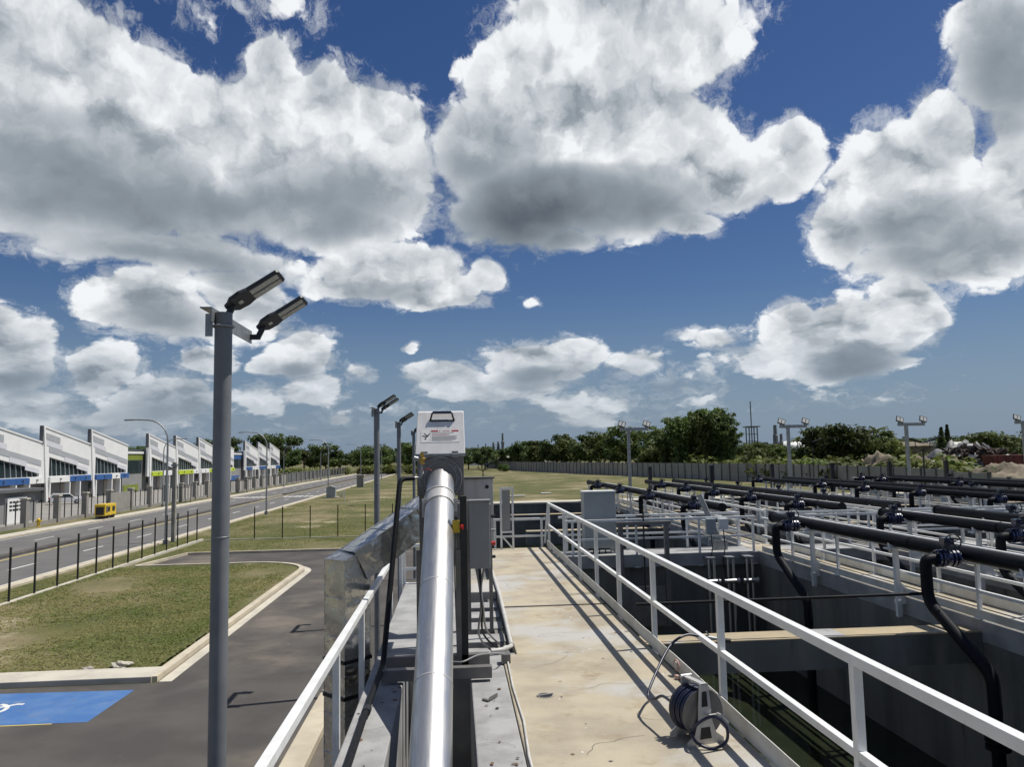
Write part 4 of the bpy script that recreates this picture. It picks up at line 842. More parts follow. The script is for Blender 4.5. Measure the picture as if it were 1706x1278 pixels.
# head box
bx0, bx1, by0, by1 = -.50, .13, 9.80, 10.42
body = MB(); body.box(bx0 + .02, bx1 - .02, by0 + .02, by1, 1.86, 2.36); body.build('head_box', 'brushed_dull', S, .008)
for i in range(10):
    a = i * math.pi / 5; u = Vector((1, 0, 0)); c = Vector((-.185 + .235 * math.cos(a), by0 - .012, 2.08 + .235 * math.sin(a)))
    MB().lathe(c, (0, 1, 0), [(0, .012), (.02, .012)], 6).build('bolt', 'galv', S)
MB().lathe((-.185, by0 - .0, 2.08), (0, 1, 0), [(0, .27), (.02, .27)], 36).build('ring_plate', 'brushed_dull', S)
for r_ in (.205, .265): MB().torus((-.185, by0 - .002, 2.08), (0, 1, 0), r_, .008, 40, 6).build('ring', 'galv', S)
lid = MB(); lz0, lz1 = 2.385, 2.935
lid.prism([(bx0, 9.80, lz0), (bx1, 9.80, lz0), (bx1 - .01, 10.04, lz1), (bx0 + .02, 10.04, lz1)], (0, .37, .03)); L_ = lid.build('lid', 'lid_steel', S, .008)
MB().box(bx0 - .008, bx1 + .008, 9.795, 10.43, 2.355, 2.382).build('lid_seal', 'galv', S)
for x in (-.385, .0): MB().box(x - .04, x + .04, 9.775, 9.80, 2.34, 2.42).lathe((x - .04, 9.775, 2.38), (1, 0, 0), [(0, .014), (.08, .014)], 8).build('hinge', 'galv', S)
def onlid(x, z, e=0.): k = (z - lz0) / (lz1 - lz0); return (x, 9.80 + .24 * k - e * .92, z + .40 * e)
h = MB(); hp = [onlid(-.315, 2.825, .0), onlid(-.305, 2.83, .03), onlid(-.285, 2.905, .045), onlid(-.035, 2.905, .045), onlid(-.015, 2.83, .03), onlid(-.005, 2.825, 0)]
h.tube(fillet(hp, .02, 4), .012, 8); h.bar(onlid(-.32, 2.815, .004), onlid(0, 2.815, .004), .012, .02); HN = h.build('handle', 'black', L_); MB().tube([onlid(-.28, 2.906, .045), onlid(-.04, 2.906, .045)], .018, 10).build('grip', 'valve_blue', HN)
# warning sticker on the lid
def patch(name, x0, x1, z0, z1, e, mt, par): return MB().add([onlid(x0, z0, e), onlid(x1, z0, e), onlid(x1, z1, e), onlid(x0, z1, e)], [(0, 1, 2, 3)]).build(name, mt, par)
ST = patch('warning_sticker', -.43, .06, 2.535, 2.695, .003, 'sticker', L_)
patch('red_bar', -.30, -.21, 2.672, 2.69, .005, 'ink_red', ST); patch('red_bar', -.04, .05, 2.672, 2.69, .005, 'ink_red', ST); patch('divider', -.306, -.304, 2.54, 2.69, .005, 'ink_grey', ST)
MB().add([onlid(-.2, 2.672, .005), onlid(-.18, 2.672, .005), onlid(-.19, 2.69, .005)], [(0, 1, 2)]).build('warning_triangle', 'ink_red', ST)
r5 = random.Random(4)
for i, z in enumerate((2.652, 2.633, 2.612, 2.598, 2.584, 2.570, 2.556)):
    patch('text_line', -.29, [-.0, -.06, .045, .02, .045, .03, -.02][i] - .01, z, z + .0055, .005, 'ink_red' if i == 1 else 'ink_grey', ST)
def text(body, x, z, size, e, mt, par):
    cu = bpy.data.curves.new('lettering', 'FONT'); cu.body = body; cu.size = size; cu.align_x = 'CENTER'; cu.materials.append(MATS[mt]); cu.extrude = .0003
    tmp = bpy.data.objects.new('lettering', cu); me = bpy.data.meshes.new_from_object(tmp); bpy.data.objects.remove(tmp); me.materials.clear(); me.materials.append(MATS[mt])
    o = bpy.data.objects.new('lettering', me); COL.objects.link(o); o.parent = par; off = Vector(par['off'])
    o.location = Vector(onlid(x, z, e)) - off; o.rotation_euler = (rad(90 - math.degrees(math.atan2(.24, .55))), 0, 0); return o
text('DANGER', -.108, 2.6735, .0235, .005, 'ink_red', ST)
fig = MB()
def limb(p, q, w): fig.add([onlid(p[0] - w * (q[1] - p[1]) / math.hypot(q[0] - p[0], q[1] - p[1]), p[1] + w * (q[0] - p[0]) / math.hypot(q[0] - p[0], q[1] - p[1]), .005), onlid(p[0] + w * (q[1] - p[1]) / math.hypot(q[0] - p[0], q[1] - p[1]), p[1] - w * (q[0] - p[0]) / math.hypot(q[0] - p[0], q[1] - p[1]), .005),
                                onlid(q[0] + w * (q[1] - p[1]) / math.hypot(q[0] - p[0], q[1] - p[1]), q[1] - w * (q[0] - p[0]) / math.hypot(q[0] - p[0], q[1] - p[1]), .005), onlid(q[0] - w * (q[1] - p[1]) / math.hypot(q[0] - p[0], q[1] - p[1]), q[1] + w * (q[0] - p[0]) / math.hypot(q[0] - p[0], q[1] - p[1]), .005)], [(0, 1, 2, 3)])
for p, q, w in (((-.365, 2.605), (-.335, 2.63), .009), ((-.335, 2.63), (-.315, 2.65), .005), ((-.365, 2.605), (-.40, 2.62), .005), ((-.355, 2.62), (-.38, 2.645), .005), ((-.38, 2.645), (-.39, 2.65), .004), ((-.40, 2.62), (-.415, 2.622), .004)): limb(p, q, w)
fig.add([onlid(-.372 + .011 * math.cos(a), 2.583 + .011 * math.sin(a), .005) for a in [k * math.pi / 5 for k in range(10)]], [tuple(range(10))]); fig.build('falling_figure', 'ink', ST)
# supports of the unit
sup = MB()
sup.box(-.80, .36, 8.33, 8.43, .02, .14).box(-.80, .36, 8.86, 8.96, .02, .14); SB = sup.build('cross_beam', 'brushed_dull', S, .004)
for x in (-.42, .02):
    MB().box(x - .03, x + .03, 8.86, 8.92, .14, 1.3).build('support_leg', 'brushed_dull', S)
MB().box(-.46, -.40, 9.9, 9.96, -.02, 1.86).build('support_leg', 'brushed_dull', S); MB().box(.03, .09, 9.9, 9.96, -.02, 1.86).build('support_leg', 'brushed_dull', S)
MB().box(-.30, .20, 9.7, 9.95, 1.0, 1.8).build('drive_housing', 'brushed_dull', S, .01)
MB().box(.02, .14, 9.6, 9.8, 1.45, 1.78).build('terminal_box', 'panel_grey', S, .006)

# ------------------------------------------------------------------ galvanised discharge chute
D = thing('discharge_chute', 'dented galvanised sheet chute sloping from the head box and dropping outside the rail', 'chute', (-1.2, 9.3, G))
def duct_seg(name, p, q, w, d, n, bulge, seed, up):
    """rectangular duct with pillowed sides between p and q"""
    p, q = Vector(p), Vector(q); ax_ = (q - p).normalized(); a = Vector(up).cross(ax_).normalized(); b = ax_.cross(a); r = random.Random(seed); m = MB()
    K = 6
    for s_ in range(4):
        u, v, hw, hd = ((a, b, w, d), (b, -a, d, w), (-a, -b, w, d), (-b, a, d, w))[s_]
        for k in range(n):
            P0 = p + (q - p) * (k / n); P1 = p + (q - p) * ((k + 1) / n); vs = []
            dx = r.uniform(-.3, .3); amp = bulge * r.uniform(.5, 1.2)
            for i in range(K + 1):
                for j in range(K + 1):
                    s1, t1 = i / K * 2 - 1, j / K * 2 - 1; bl = amp * (1 - s1 * s1) * (1 - t1 * t1) * (1 + dx * s1)
                    cr = -.35 * amp * max(0, 1 - 3 * abs(s1 - t1)) * (1 - s1 * s1)
                    vs.append(P0 + (P1 - P0) * (j / K) + u * (s1 * hw / 2) + v * (hd / 2 + bl + cr))
            m.add(vs, [(i * (K + 1) + j, i * (K + 1) + j + 1, (i + 1) * (K + 1) + j + 1, (i + 1) * (K + 1) + j) for i in range(K) for j in range(K)], True)
    o = m.build(name, 'duct', D)
    f = MB()
    for k in range(n + 1):
        c = p + (q - p) * (k / n)
        for (u, v, hw, hd) in ((a, b, w, d), (b, -a, d, w), (-a, -b, w, d), (-b, a, d, w)): f.bar(c + v * (hd / 2 + .004) - u * (hw / 2 + .006), c + v * (hd / 2 + .004) + u * (hw / 2 + .006), .012, .014, v)
    for (i, j) in ((1, 1), (1, -1), (-1, 1), (-1, -1)): e = a * (i * w / 2) + b * (j * d / 2); f.bar(p + e, q + e, .014, .014)
    f.build('duct_seams', 'duct', o); return o
W_ = .44
duct_seg('sloping_duct', (-.18, 10.85, 1.74), (-1.30, 10.04, 1.02), .40, .38, 3, .012, 2, (0, 0, 1))
duct_seg('drop_duct', (-1.37, 10.0, 1.10), (-1.37, 10.0, -3.1), .40, .40, 9, .012, 5, (.7071, .7071, 0))
ck = [Vector((-1.37 + .29 * math.cos(k * math.pi / 2), 10.0 + .29 * math.sin(k * math.pi / 2), 1.10 + (.16 if k in (0, 1) else .0))) for k in range(4)]
MB().add(ck + [p + Vector((0, 0, -.2)) for p in ck], [(0, 1, 2, 3), (0, 4, 5, 1), (1, 5, 6, 2), (2, 6, 7, 3), (3, 7, 4, 0)]).build('bend_cap', 'duct', D)
for z in (-.12, -.55, -2.0):
    m = MB()
    cs = [Vector((-1.37 + .30 * math.cos(k * math.pi / 2), 10.0 + .30 * math.sin(k * math.pi / 2), z)) for k in range(4)]
    for k in range(4): m.bar(cs[k], cs[(k + 1) % 4], .012, .04)
    m.build('strap', 'black', D)
MB().box(-1.9, -.99, 9.5, 10.5, G + .03, G + .55).build('base_box', 'galv', D, .02)

# ------------------------------------------------------------------ black wash water pipe with brass valve
t = thing('wash_pipe', 'black lagged water pipe running along the channel kerb and up to the head box', 'pipe', (-.8, 8, 0))
MB().tube(fillet([(-.82, 3.0, .05), (-.84, 7.3, .05), (-.80, 8.62, .14), (-.66, 9.36, 2.10), (-.50, 9.45, 2.10)], .14, 6), .031, 14).build('pipe', 'rubber', t)
MB().lathe((-.835, 7.3, .05), (0, 1, 0), [(0, .04), (.12, .04)], 12).build('coupling', 'black', t)
MB().tube(fillet([(-.50, 9.45, 2.10), (-.42, 9.5, 2.11), (-.40, 9.5, 2.32)], .05, 5), .017, 10).lathe((-.41, 9.5, 2.15), (0, 0, 1), [(0, .026), (.05, .026)], 8).build('riser', 'galv', t)
bv = MB().lathe((-.40, 9.5, 2.26), (0, 0, 1), [(0, .02), (.02, .03), (.07, .03), (.09, .02), (.13, .022), (.15, .022)], 10).lathe((-.44, 9.5, 2.325), (1, 0, 0), [(0, .022), (.08, .022)], 10).build('valve_body', 'brass', t)
MB().tube([(-.44, 9.5, 2.33), (-.50, 9.48, 2.345)], .024, 10).build('solenoid', 'galv', bv); MB().bar((-.40, 9.48, 2.19), (-.34, 9.44, 2.215), .012, .006).bar((-.34, 9.44, 2.215), (-.285, 9.42, 2.19), .014, .006).build('lever', 'red', bv)

# ------------------------------------------------------------------ control panels on the strut post
t = thing('control_post', 'narrow grey control box on a black strut post beside the screen pipe', 'control box', (.1, 8.9, 0))
MB().box(.045, .125, 8.86, 8.94, -.01, 1.90).build('strut', 'black', t, .004); MB().box(-.0, .17, 8.80, 9.0, -.015, .01).build('base_plate', 'black', t)
cb = MB().box(.15, .385, 8.86, 9.06, 1.08, 1.83).build('box', 'panel_grey', t, .006); MB().box(.15, .395, 8.845, 9.07, 1.83, 1.85).build('rain_hood', 'panel_grey', cb)
MB().box(.385, .40, 8.88, 9.04, 1.12, 1.80).build('door', 'panel_grey', cb)
for z, mt, r in ((1.66, 'black', .022), (1.5, 'galv', .016), (1.35, 'red', .024), (1.2, 'black', .018)): MB().lathe((.40, 8.95, z), (1, 0, 0), [(0, r), (.045, r), (.05, r * .8)], 12).build('knob', mt, cb)
for k, x in enumerate((.22, .27, .32)):
    MB().tube(smooth_path([(x, 8.96, 1.09), (.26 + .01 * k, 8.97, .86), (.275 + .012 * k, 9.0, .62), (.25 + .05 * k, 9.2 + .1 * k, .28), (.38 + .07 * k, 9.7 + .1 * k, .0), (.52, 9.9 + .3 * k, -.12)]), .012, 8).build('cable', ['panel_grey', 'rubber', 'panel_grey'][k], t)
MB().box(-.04, .045, 8.84, 8.9, 1.49, 1.63).build('stop_button_box', 'yellow', t, .006); MB().lathe((.045, 8.83, 1.555), (1, -.3, 0), [(0, .018), (.02, .018), (.02, .03), (.04, .03)], 14).build('stop_button', 'red', t)
for k in range(3): MB().tube(fillet([(-.02 + .025 * k, 8.9, 1.49), (-.02 + .02 * k, 8.92, .9), (0 + .02 * k, 8.95, .12)], .1), .008, 6).build('conduit', 'galv', t)
t = thing('push_button_panel', 'stainless push-button panel with nine buttons behind the grey control box', 'control panel', (.32, 10.6, 0))
pb = MB().box(.12, .515, 10.6, 10.82, 1.15, 2.04).build('box', 'brushed', t, .006); MB().box(.10, .535, 10.57, 10.84, 2.04, 2.065).build('rain_hood', 'brushed_dull', t)
for i in range(3):
    for j in range(3): MB().lathe((.25 + .055 * i, 10.6, 1.66 + .045 * j), (0, -1, 0), [(0, .015), (.014, .015), (.02, .01)], 10).build('button', 'black', pb)
MB().lathe((.43, 10.6, 1.93), (0, -1, 0), [(0, .026), (.02, .026)], 12).build('isolator', 'black', pb)
for x in (.17, .47): MB().box(x - .025, x + .025, 10.72, 10.77, -.02, 1.15).build('leg', 'brushed_dull', t)
t = thing('frame_panel', 'white steel frame with a grey panel at the far end of the walkway', 'panel', (1.25, 19.7, 0))
MB().box(1.12, 1.17, 19.68, 19.73, -.01, 1.55).build('frame_post', 'white_paint', t); MB().box(1.42, 1.47, 19.68, 19.73, -.01, 1.55).build('frame_post', 'white_paint', t)
for z in (.42, 1.52): MB().box(1.17, 1.42, 19.68, 19.73, z - .025, z + .025).build('frame_bar', 'white_paint', t)
MB().box(1.18, 1.38, 19.70, 19.76, .46, 1.48).build('panel', 'panel_grey', t); MB().bar((1.18, 19.7, .3), (1.42, 19.7, .02), .04, .04).build('brace', 'white_paint', t)

# ------------------------------------------------------------------ conduits along the walkway edge
t = thing('plastic_pipe', 'white plastic pipe along the walkway edge ending in an elbow', 'pipe', (.7, 12, 0))
MB().tube(fillet([(.725, 18.5, .03), (.715, 13, .03), (.66, 9.62, .03), (.53, 9.45, .03), (.40, 9.42, .03)], .07, 6), .027, 12).build('pipe', 'pvc', t)
MB().lathe((.665, 9.72, .03), (-.03, -1, 0), [(0, .034), (.06, .034)], 12).lathe((.60, 9.53, .03), (-.8, -.6, 0), [(0, .034), (.06, .034)], 12).build('elbow_sockets', 'pvc', t)
t = thing('thin_hose', 'thin pinkish hose lying along the edge of the channel kerb', 'hose', (.55, 6, 0))
MB().tube([(.57, 9.1, .015), (.555, 8, .013), (.575, 7.0, .013), (.545, 6.2, .013), (.56, 5, .013), (.55, 3, .013)], .011, 8).build('hose', 'pvc', t); MB().box(.50, .60, 8.95, 9.1, -.005, .1).build('end_box', 'brushed_dull', t, .005)
t = thing('loose_cable', 'grey cable looping over the cross beam to the walkway', 'cable', (.3, 8.6, 0))
MB().tube(fillet([(-.05, 8.5, .16), (.05, 8.42, .17), (.22, 8.6, .2), (.38, 8.75, .17), (.50, 8.8, .15), (.53, 8.95, .1)], .1), .009, 8).build('cable', 'panel_grey', t)
t = thing('steel_offcut', 'small bent steel offcut lying on the channel kerb', 'offcut', (.31, 7.75, 0))
MB().bar((.24, 7.72, .0), (.30, 7.66, .0), .03, .012).bar((.30, 7.66, .012), (.385, 7.79, .012), .006, .035).build('strip', 'brushed_dull', t)

# ------------------------------------------------------------------ hose reel
H = thing('hose_reel', 'stainless hose reel with dark blue hose standing by the toe board', 'hose reel', (2.05, 6.45, 0))
cxr, cyr, czr = 1.95, 6.42, .235; axr = Vector((.28, -.96, 0)).normalized(); side = Vector((.96, .28, 0))
C0 = Vector((cxr, cyr, czr))
def plate(off, nm):
    m = MB(); c = C0 + axr * off
    pr = [(-.17, -.235), (.17, -.235), (.17, -.20), (.10, -.15), (.065, -.05), (.055, .10), (.04, .24), (-.04, .24), (-.055, .10), (-.065, -.05), (-.10, -.15), (-.17, -.20)]
    m.prism([c + side * a + Vector((0, 0, z)) for a, z in pr], axr * .008); o = m.build(nm, 'brushed', H)
    for (a0, a1, z0, z1) in ((-.028, .028, .06, .18), (-.055, .055, -.19, -.10)):
        MB().prism([c + axr * .0085 + side * a + Vector((0, 0, z)) for a, z in ((a0, z0), (a1, z0), (a1 * .75, z1), (a0 * .75, z1))], axr * .002).build('slot', 'black', o)
    return o
fp = plate(.12, 'side_frame'); plate(-.14, 'side_frame')
for o_ in (.095, -.11): MB().lathe(C0 + axr * o_, axr, [(0, .19), (.006, .19)], 36).build('disc', 'brushed_dull', H)
MB().lathe(C0 - axr * .1, axr, [(0, .07), (.2, .07)], 20).build('drum', 'brushed', H)
MB().bar(C0 + axr * .128 + Vector((0, 0, .235)), C0 - axr * .135 + Vector((0, 0, .235)), .05, .012).build('top_bar', 'brushed', H); MB().tube([C0 - axr * .13 + Vector((0, 0, .24)) - side * .05, C0 - axr * .13 + Vector((0, 0, .24)) + side * .05], .016, 10).build('handle', 'brushed', H)
hs = MB()
for i in range(8):
    for l_, rr in enumerate((.095, .115, .135, .155, .172)):
        if l_ == 4 and i in (2, 5): continue
        hs.torus(C0 + axr * (-.092 + i * .0245 + (l_ % 2) * .006), axr + side * .02 * ((i + l_) % 3 - 1), rr, .012, 30, 6)
hs.build('coiled_hose', 'hose_blue', H)
cr = MB(); cr.lathe(C0 + axr * .125, axr, [(0, .014), (.035, .014)], 10); cr.bar(C0 + axr * .155 - side * .0, C0 + axr * .155 + side * .10 + Vector((0, 0, -.0)), .022, .006); cr.lathe(C0 + axr * .155 + side * .1, axr, [(0, .013), (.05, .013)], 10); cr.build('crank', 'brushed', H)
t = thing('loose_hose', 'dark blue hose end looping from the reel to the rail', 'hose', (2.0, 6.8, 0))
lp = [C0 - side * .15 + Vector((0, 0, .02)) - axr * .02, Vector((1.76, 6.72, .26)), Vector((1.71, 6.84, .20)), Vector((1.69, 6.98, .17)), Vector((1.75, 7.1, .25)), Vector((2.02, 7.45, .48)), Vector((2.22, 7.58, .56)), Vector((2.36, 7.60, .545))]
MB().tube(smooth_path(lp), .0125, 10).build('hose', 'hose_blue', t)
lp2 = [C0 - side * .13 + axr * .10 + Vector((0, 0, -.14)), C0 - side * .12 + axr * .22 + Vector((0, 0, -.02)), C0 - side * .02 + axr * .28 + Vector((0, 0, .03)), C0 + side * .09 + axr * .28 + Vector((0, 0, -.06)), C0 + side * .09 + axr * .27 + Vector((0, 0, -.18)), C0 - side * .03 + axr * .24 + Vector((0, 0, -.222)), C0 - side * .13 + axr * .16 + Vector((0, 0, -.17)), C0 - side * .08 + axr * .04 + Vector((0, 0, -.05))]
MB().tube(smooth_path(lp2), .0125, 10).build('hose_loop', 'hose_blue', t)
nz = MB().tube([(2.36, 7.60, .545), (2.43, 7.585, .535)], .017, 10).tube([(2.43, 7.585, .535), (2.50, 7.57, .525), (2.62, 7.52, .51)], [.022, .018, .013], 10).bar((2.46, 7.58, .55), (2.44, 7.58, .59), .02, .012); nz.build('nozzle', 'galv', t)
MB().lathe((2.60, 7.53, .512), (.95, -.3, -.1), [(0, .02), (.06, .022)], 10).build('nozzle_tip', 'black', t)
t = thing('pipe_clamp', 'small red and white clamp hanging on the toe board', 'clamp', (2.28, 8.2, .05))
MB().torus((2.30, 8.2, .11), (1, .2, 0), .055, .009, 18, 6).build('ring', 'faded_red', t); MB().obox((2.28, 8.08, .025), (.05, .06, .035), (0, 0, .3)).build('block', 'faded_red', t); MB().obox((2.30, 8.2, .11), (.02, .07, .06), (0, 0, .1)).build('pad', 'pvc', t)

# ------------------------------------------------------------------ lamp poles with twin heads
def lamp_pole():
    t = thing('lamp_pole', '', 'lamp pole', (0, 0, 0), 'grey lamp poles beside the channel')
    H_ = 3.66 - G
    MB().lathe((0, 0, 0), (0, 0, 1), [(0, .2), (.02, .2), (.02, .076), (.05, .075)], 20).build('base_plate', 'pole_grey', t)
    MB().tube([(0, 0, .03), (0, 0, H_ - .75), (0, 0, H_)], .075, 28).build('pole', 'pole_grey', t); MB().torus((0, 0, 5.35), (0, 0, 1), .076, .004, 24, 5).build('weld_ring', 'galv', t)
    a = MB(); a.box(-.07, -.058, -.15, 1.18, H_ - .10, H_ + .02); a.box(-.16, -.058, -.15, 1.18, H_ + .02, H_ + .03); a.build('bracket_arm', 'galv', t)
    c = MB(); c.torus((0, 0, H_ - .12), (0, 0, 1), .085, .012, 20, 5); c.box(-.13, -.07, -.09, -.075, H_ - .22, H_ - .02); c.build('clamp', 'galv', t)
    for yy in (0.02, 1.12):
        e = rad(33); dx, dz = math.cos(e), math.sin(e); o0 = Vector((-.05, yy, H_ - .02)); ex = Vector((dx, 0, dz)); n = Vector((-dz, 0, dx)); y1 = Vector((0, 1, 0)); n, y1 = n * math.cos(.26) + y1 * math.sin(.26), y1 * math.cos(.26) - n * math.sin(.26)
        h = MB(); pr = [(.09, .045), (.13, .065), (.17, .11), (.27, .122), (.34, .10), (.64, .095), (.66, .07)]
        poly = [o0 + ex * a_ + y1 * b_ for a_, b_ in pr] + [o0 + ex * a_ - y1 * b_ for a_, b_ in pr[::-1]]
        h.prism(poly, n * .036); hd = h.build('lamp_head', 'lamp_black', t, .008)
        MB().bar(o0 + Vector((-.01, 0, -.02)), o0 + Vector((.09, 0, -.02)), .05, .05).bar(o0 + Vector((.07, 0, -.02)), o0 + ex * .16 + n * .015, .045, .05).build('arm_joint', 'lamp_black', hd)
        for s_ in (-.045, .045):
            q = o0 + ex * .49 + y1 * s_ - n * .004; MB().bar(q - ex * .14, q + ex * .14, .066, .008, n).build('led_strip', 'led', hd)
        q = o0 + ex * .23 - n * .004; MB().bar(q - ex * .02, q + ex * .02, .05, .004, n).build('rating_label', 'led', hd)
    return t
lpole = lamp_pole(); lpole.location = (-2.03, 6.9, G); lpole['label'] = 'tall grey lamp pole with twin black heads standing in the foreground by the rail'
for (y, lb) in ((20.6, 'grey lamp pole with twin heads standing in the lot behind the chute'), (28.7, 'grey lamp pole with twin heads close left of the head box'), (39, 'grey lamp pole whose top is half hidden by the head box')):
    dup(lpole, (-2.06, y, G), 0, lb)

# floodlight poles behind the tanks
def flood_pole():
    t = thing('floodlight_pole', '', 'floodlight pole', (0, 0, 0), 'floodlight poles behind the tanks'); H_ = 7.3
    MB().box(-.08, .08, -.08, .08, 0, H_).build('pole', 'galv', t); MB().box(-.2, .2, -.2, .2, 0, .03).build('base_plate', 'galv', t); MB().box(-.50, 1.15, -.05, .05, H_ - .02, H_ + .16).build('arm', 'galv', t)
    for x in (-.42, 1.02):
        R_ = Euler((rad(-28), rad(20), rad(-12)))
        f = MB(); c = Vector((x + .05, -.02, H_ + .36)); f.obox(c, (.42, .06, .36), R_); fl = f.build('floodlight', 'lamp_black', t)
        for s_ in (-.1, .1):
            q = c + R_.to_matrix() @ Vector((s_ * .95, -.035, 0)); MB().obox(q, (.15, .02, .27), R_).build('led_panel', 'led', fl)
        MB().box(x - .03, x + .03, -.04, .04, H_ + .12, H_ + .28).build('mount', 'lamp_black', t)
    return t
fpole = flood_pole(); fpole.location = (9.95, 43.6, G); fpole['label'] = 'square floodlight pole in front of the tall bamboo'
for (x, lb) in ((19.4, 'square floodlight pole beside the distant white dome'), (26.6, 'square floodlight pole next to the large solar lamp'), (33.9, 'floodlight pole cut off by the picture edge on the right')): dup(fpole, (x, 43.6, G), 0, lb)

# ================================================================== perimeter wall of precast panels
PW_ = thing('perimeter_wall', 'long grey precast panel wall along the far side of the field', 'wall', (57, 140, G))
pan = MB()
for k in range(4): pan.box(-1.5, 1.5, -.05 - .012 * (k % 2), .05, k * .87 + .01, k * .87 + .86)
pan = pan.mesh('wall_panel'); pan.materials.append(MATS['precast'])
pst = MB().box(-.13, .13, -.2, .16, 0, 3.62).mesh('wall_post'); pst.materials.append(MATS['precast_shaded'])
def wall_run(p, q, drop):
    p, q = Vector((*p, 0)), Vector((*q, 0)); d = q - p; n = int(round(d.length / 3.05)); a = math.atan2(d.y, d.x)
    for i in range(n):
        c = p + d * ((i + .5) / n); e = p + d * (i / n)
        for me, pos in ((pan, c), (pst, e)):
            o = bpy.data.objects.new(me.name, me); COL.objects.link(o); o.parent = PW_; z = drop(pos.y) + random.uniform(-.02, .02)
            o.location = Vector((pos.x, pos.y, G + z)) - PW_.location; o.rotation_euler = (random.uniform(-.012, .012), 0, a)
dr = lambda y: 0. if y > 97 else -.1 if y > 88 else -.45 if y > 80 else -.85
wall_run((58, 68), (58.5, 142), dr); wall_run((58.5, 142), (24, 300), dr); wall_run((24, 300), (16, 420), dr)

# ------------------------------------------------------------------ trees
def leaf_mesh(name, pts, nrms, size, seed):
    r = np.random.default_rng(seed); n = len(pts); P = np.array(pts); N = np.array(nrms) + r.normal(0, .55, (n, 3)); N /= np.linalg.norm(N, axis=1)[:, None] + 1e-6
    A = np.cross(N, r.normal(0, 1, (n, 3))); A /= np.linalg.norm(A, axis=1)[:, None] + 1e-6; Bv = np.cross(N, A)
    s = (size * r.uniform(.55, 1.3, n))[:, None]; k = r.uniform(.45, .9, n)[:, None]
    v = np.stack([P - A * s, P - Bv * s * k * .6, P + A * s, P + Bv * s * k], 1).reshape(-1, 3)
    f = np.arange(n * 4).reshape(-1, 4); me = bpy.data.meshes.new(name); me.from_pydata(v.tolist(), [], f.tolist()); return me
def broad(seed, h=9., w=5., n=2600, size=.42, flat=.75, low=.25):
    r = random.Random(seed); lim = []; pts, nr = [], []
    tr = MB(); tr.tube([(0, 0, 0), (r.uniform(-.2, .2), r.uniform(-.2, .2), h * .3), (r.uniform(-.4, .4), 0, h * .62)], [h * .03, h * .022, h * .01], 8)
    nc = 17
    for i in range(nc):
        a = r.uniform(0, 6.28); e = r.uniform(-.2, 1.); rr = w * (.28 + .62 * math.sqrt(r.random())) * math.cos(e * .9) ** .6
        lim.append((Vector((rr * math.cos(a), rr * math.sin(a), h * (low + .1) + (h * (1 - low) * .78) * (e + .2) / 1.2)), w * r.uniform(.24, .46)))
    for c, q in lim:
        tr.tube([(0, 0, h * r.uniform(.25, .5)), c * .6 + Vector((0, 0, h * .12)), c], [h * .012, h * .008, h * .004], 5)
        for _ in range(n // nc):
            d = Vector((r.gauss(0, 1), r.gauss(0, 1), r.gauss(0, 1))).normalized(); k = q * (r.random() ** .42) * (1 + .25 * math.sin(7 * d.x + 5 * d.z))
            pts.append(c + Vector((d.x * k, d.y * k, d.z * k * flat))); nr.append(d + Vector((0, 0, .5)))
    return tr.mesh('trunk'), leaf_mesh('crown', pts, nr, size, seed)
def bamboo(seed, h=14., w=4.5, n=3600, size=.40):
    r = random.Random(seed); pts, nr = [], []; tr = MB(); nc = 34
    for i in range(nc):
        a = r.uniform(0, 6.28); hh = h * r.uniform(.62, 1.); out = w * r.uniform(.25, 1.); path = []
        for k in range(8):
            t = k / 7; o = out * (.12 * t + .88 * t ** 2.6); path.append(Vector((math.cos(a) * (o + .3), math.sin(a) * (o + .3), hh * (1 - (1 - t) ** 1.5) - .10 * hh * t ** 7)))
        tr.tube(path[:6], [.07, .065, .06, .05, .04, .03], 5)
        for _ in range(n // nc):
            t = r.random() ** .65; i0 = min(int(t * 7), 6); p = path[i0].lerp(path[i0 + 1], t * 7 - i0); k = (.35 + .75 * t * (1 - t) * 3) * w * .2
            d = Vector((r.gauss(0, 1), r.gauss(0, 1), r.gauss(0, .7) - .25)); pts.append(p + d * k * .75); nr.append(Vector((d.x, d.y, abs(d.z) + .5)))
    return tr.mesh('trunk'), leaf_mesh('crown', pts, nr, size, seed)
def shrub(seed, h=3., w=3., n=900, size=.30):
    r = random.Random(seed); pts, nr = [], []; tr = MB().tube([(0, 0, 0), (.1, 0, h * .5)], [.08, .04], 5)
    for i in range(8):
        c = Vector((r.uniform(-.7, .7) * w, r.uniform(-.5, .5) * w, h * r.uniform(.25, .6))); q = h * r.uniform(.3, .5)
        for _ in range(n // 8):
            d = Vector((r.gauss(0, 1), r.gauss(0, 1), r.gauss(0, 1))).normalized(); pts.append(c + d * q * r.random() ** .4); nr.append(d + Vector((0, 0, .6)))
    return tr.mesh('trunk'), leaf_mesh('crown', pts, nr, size, seed)
def conifer(seed, h=14., w=2.2, n=1400, size=.4):
    r = random.Random(seed); pts, nr = [], []; tr = MB().tube([(0, 0, 0), (0, 0, h)], [.25, .03], 6)
    for _ in range(n):
        t = r.random() ** .8; a = r.uniform(0, 6.28); k = w * (1 - t) ** .8 * (.6 + .4 * math.sin(t * 60) ** 2) * r.uniform(.5, 1); pts.append(Vector((math.cos(a) * k, math.sin(a) * k, h * (.08 + .92 * t) - k * .3))); nr.append(Vector((math.cos(a), math.sin(a), .5)))
    return tr.mesh('trunk'), leaf_mesh('crown', pts, nr, size, seed)
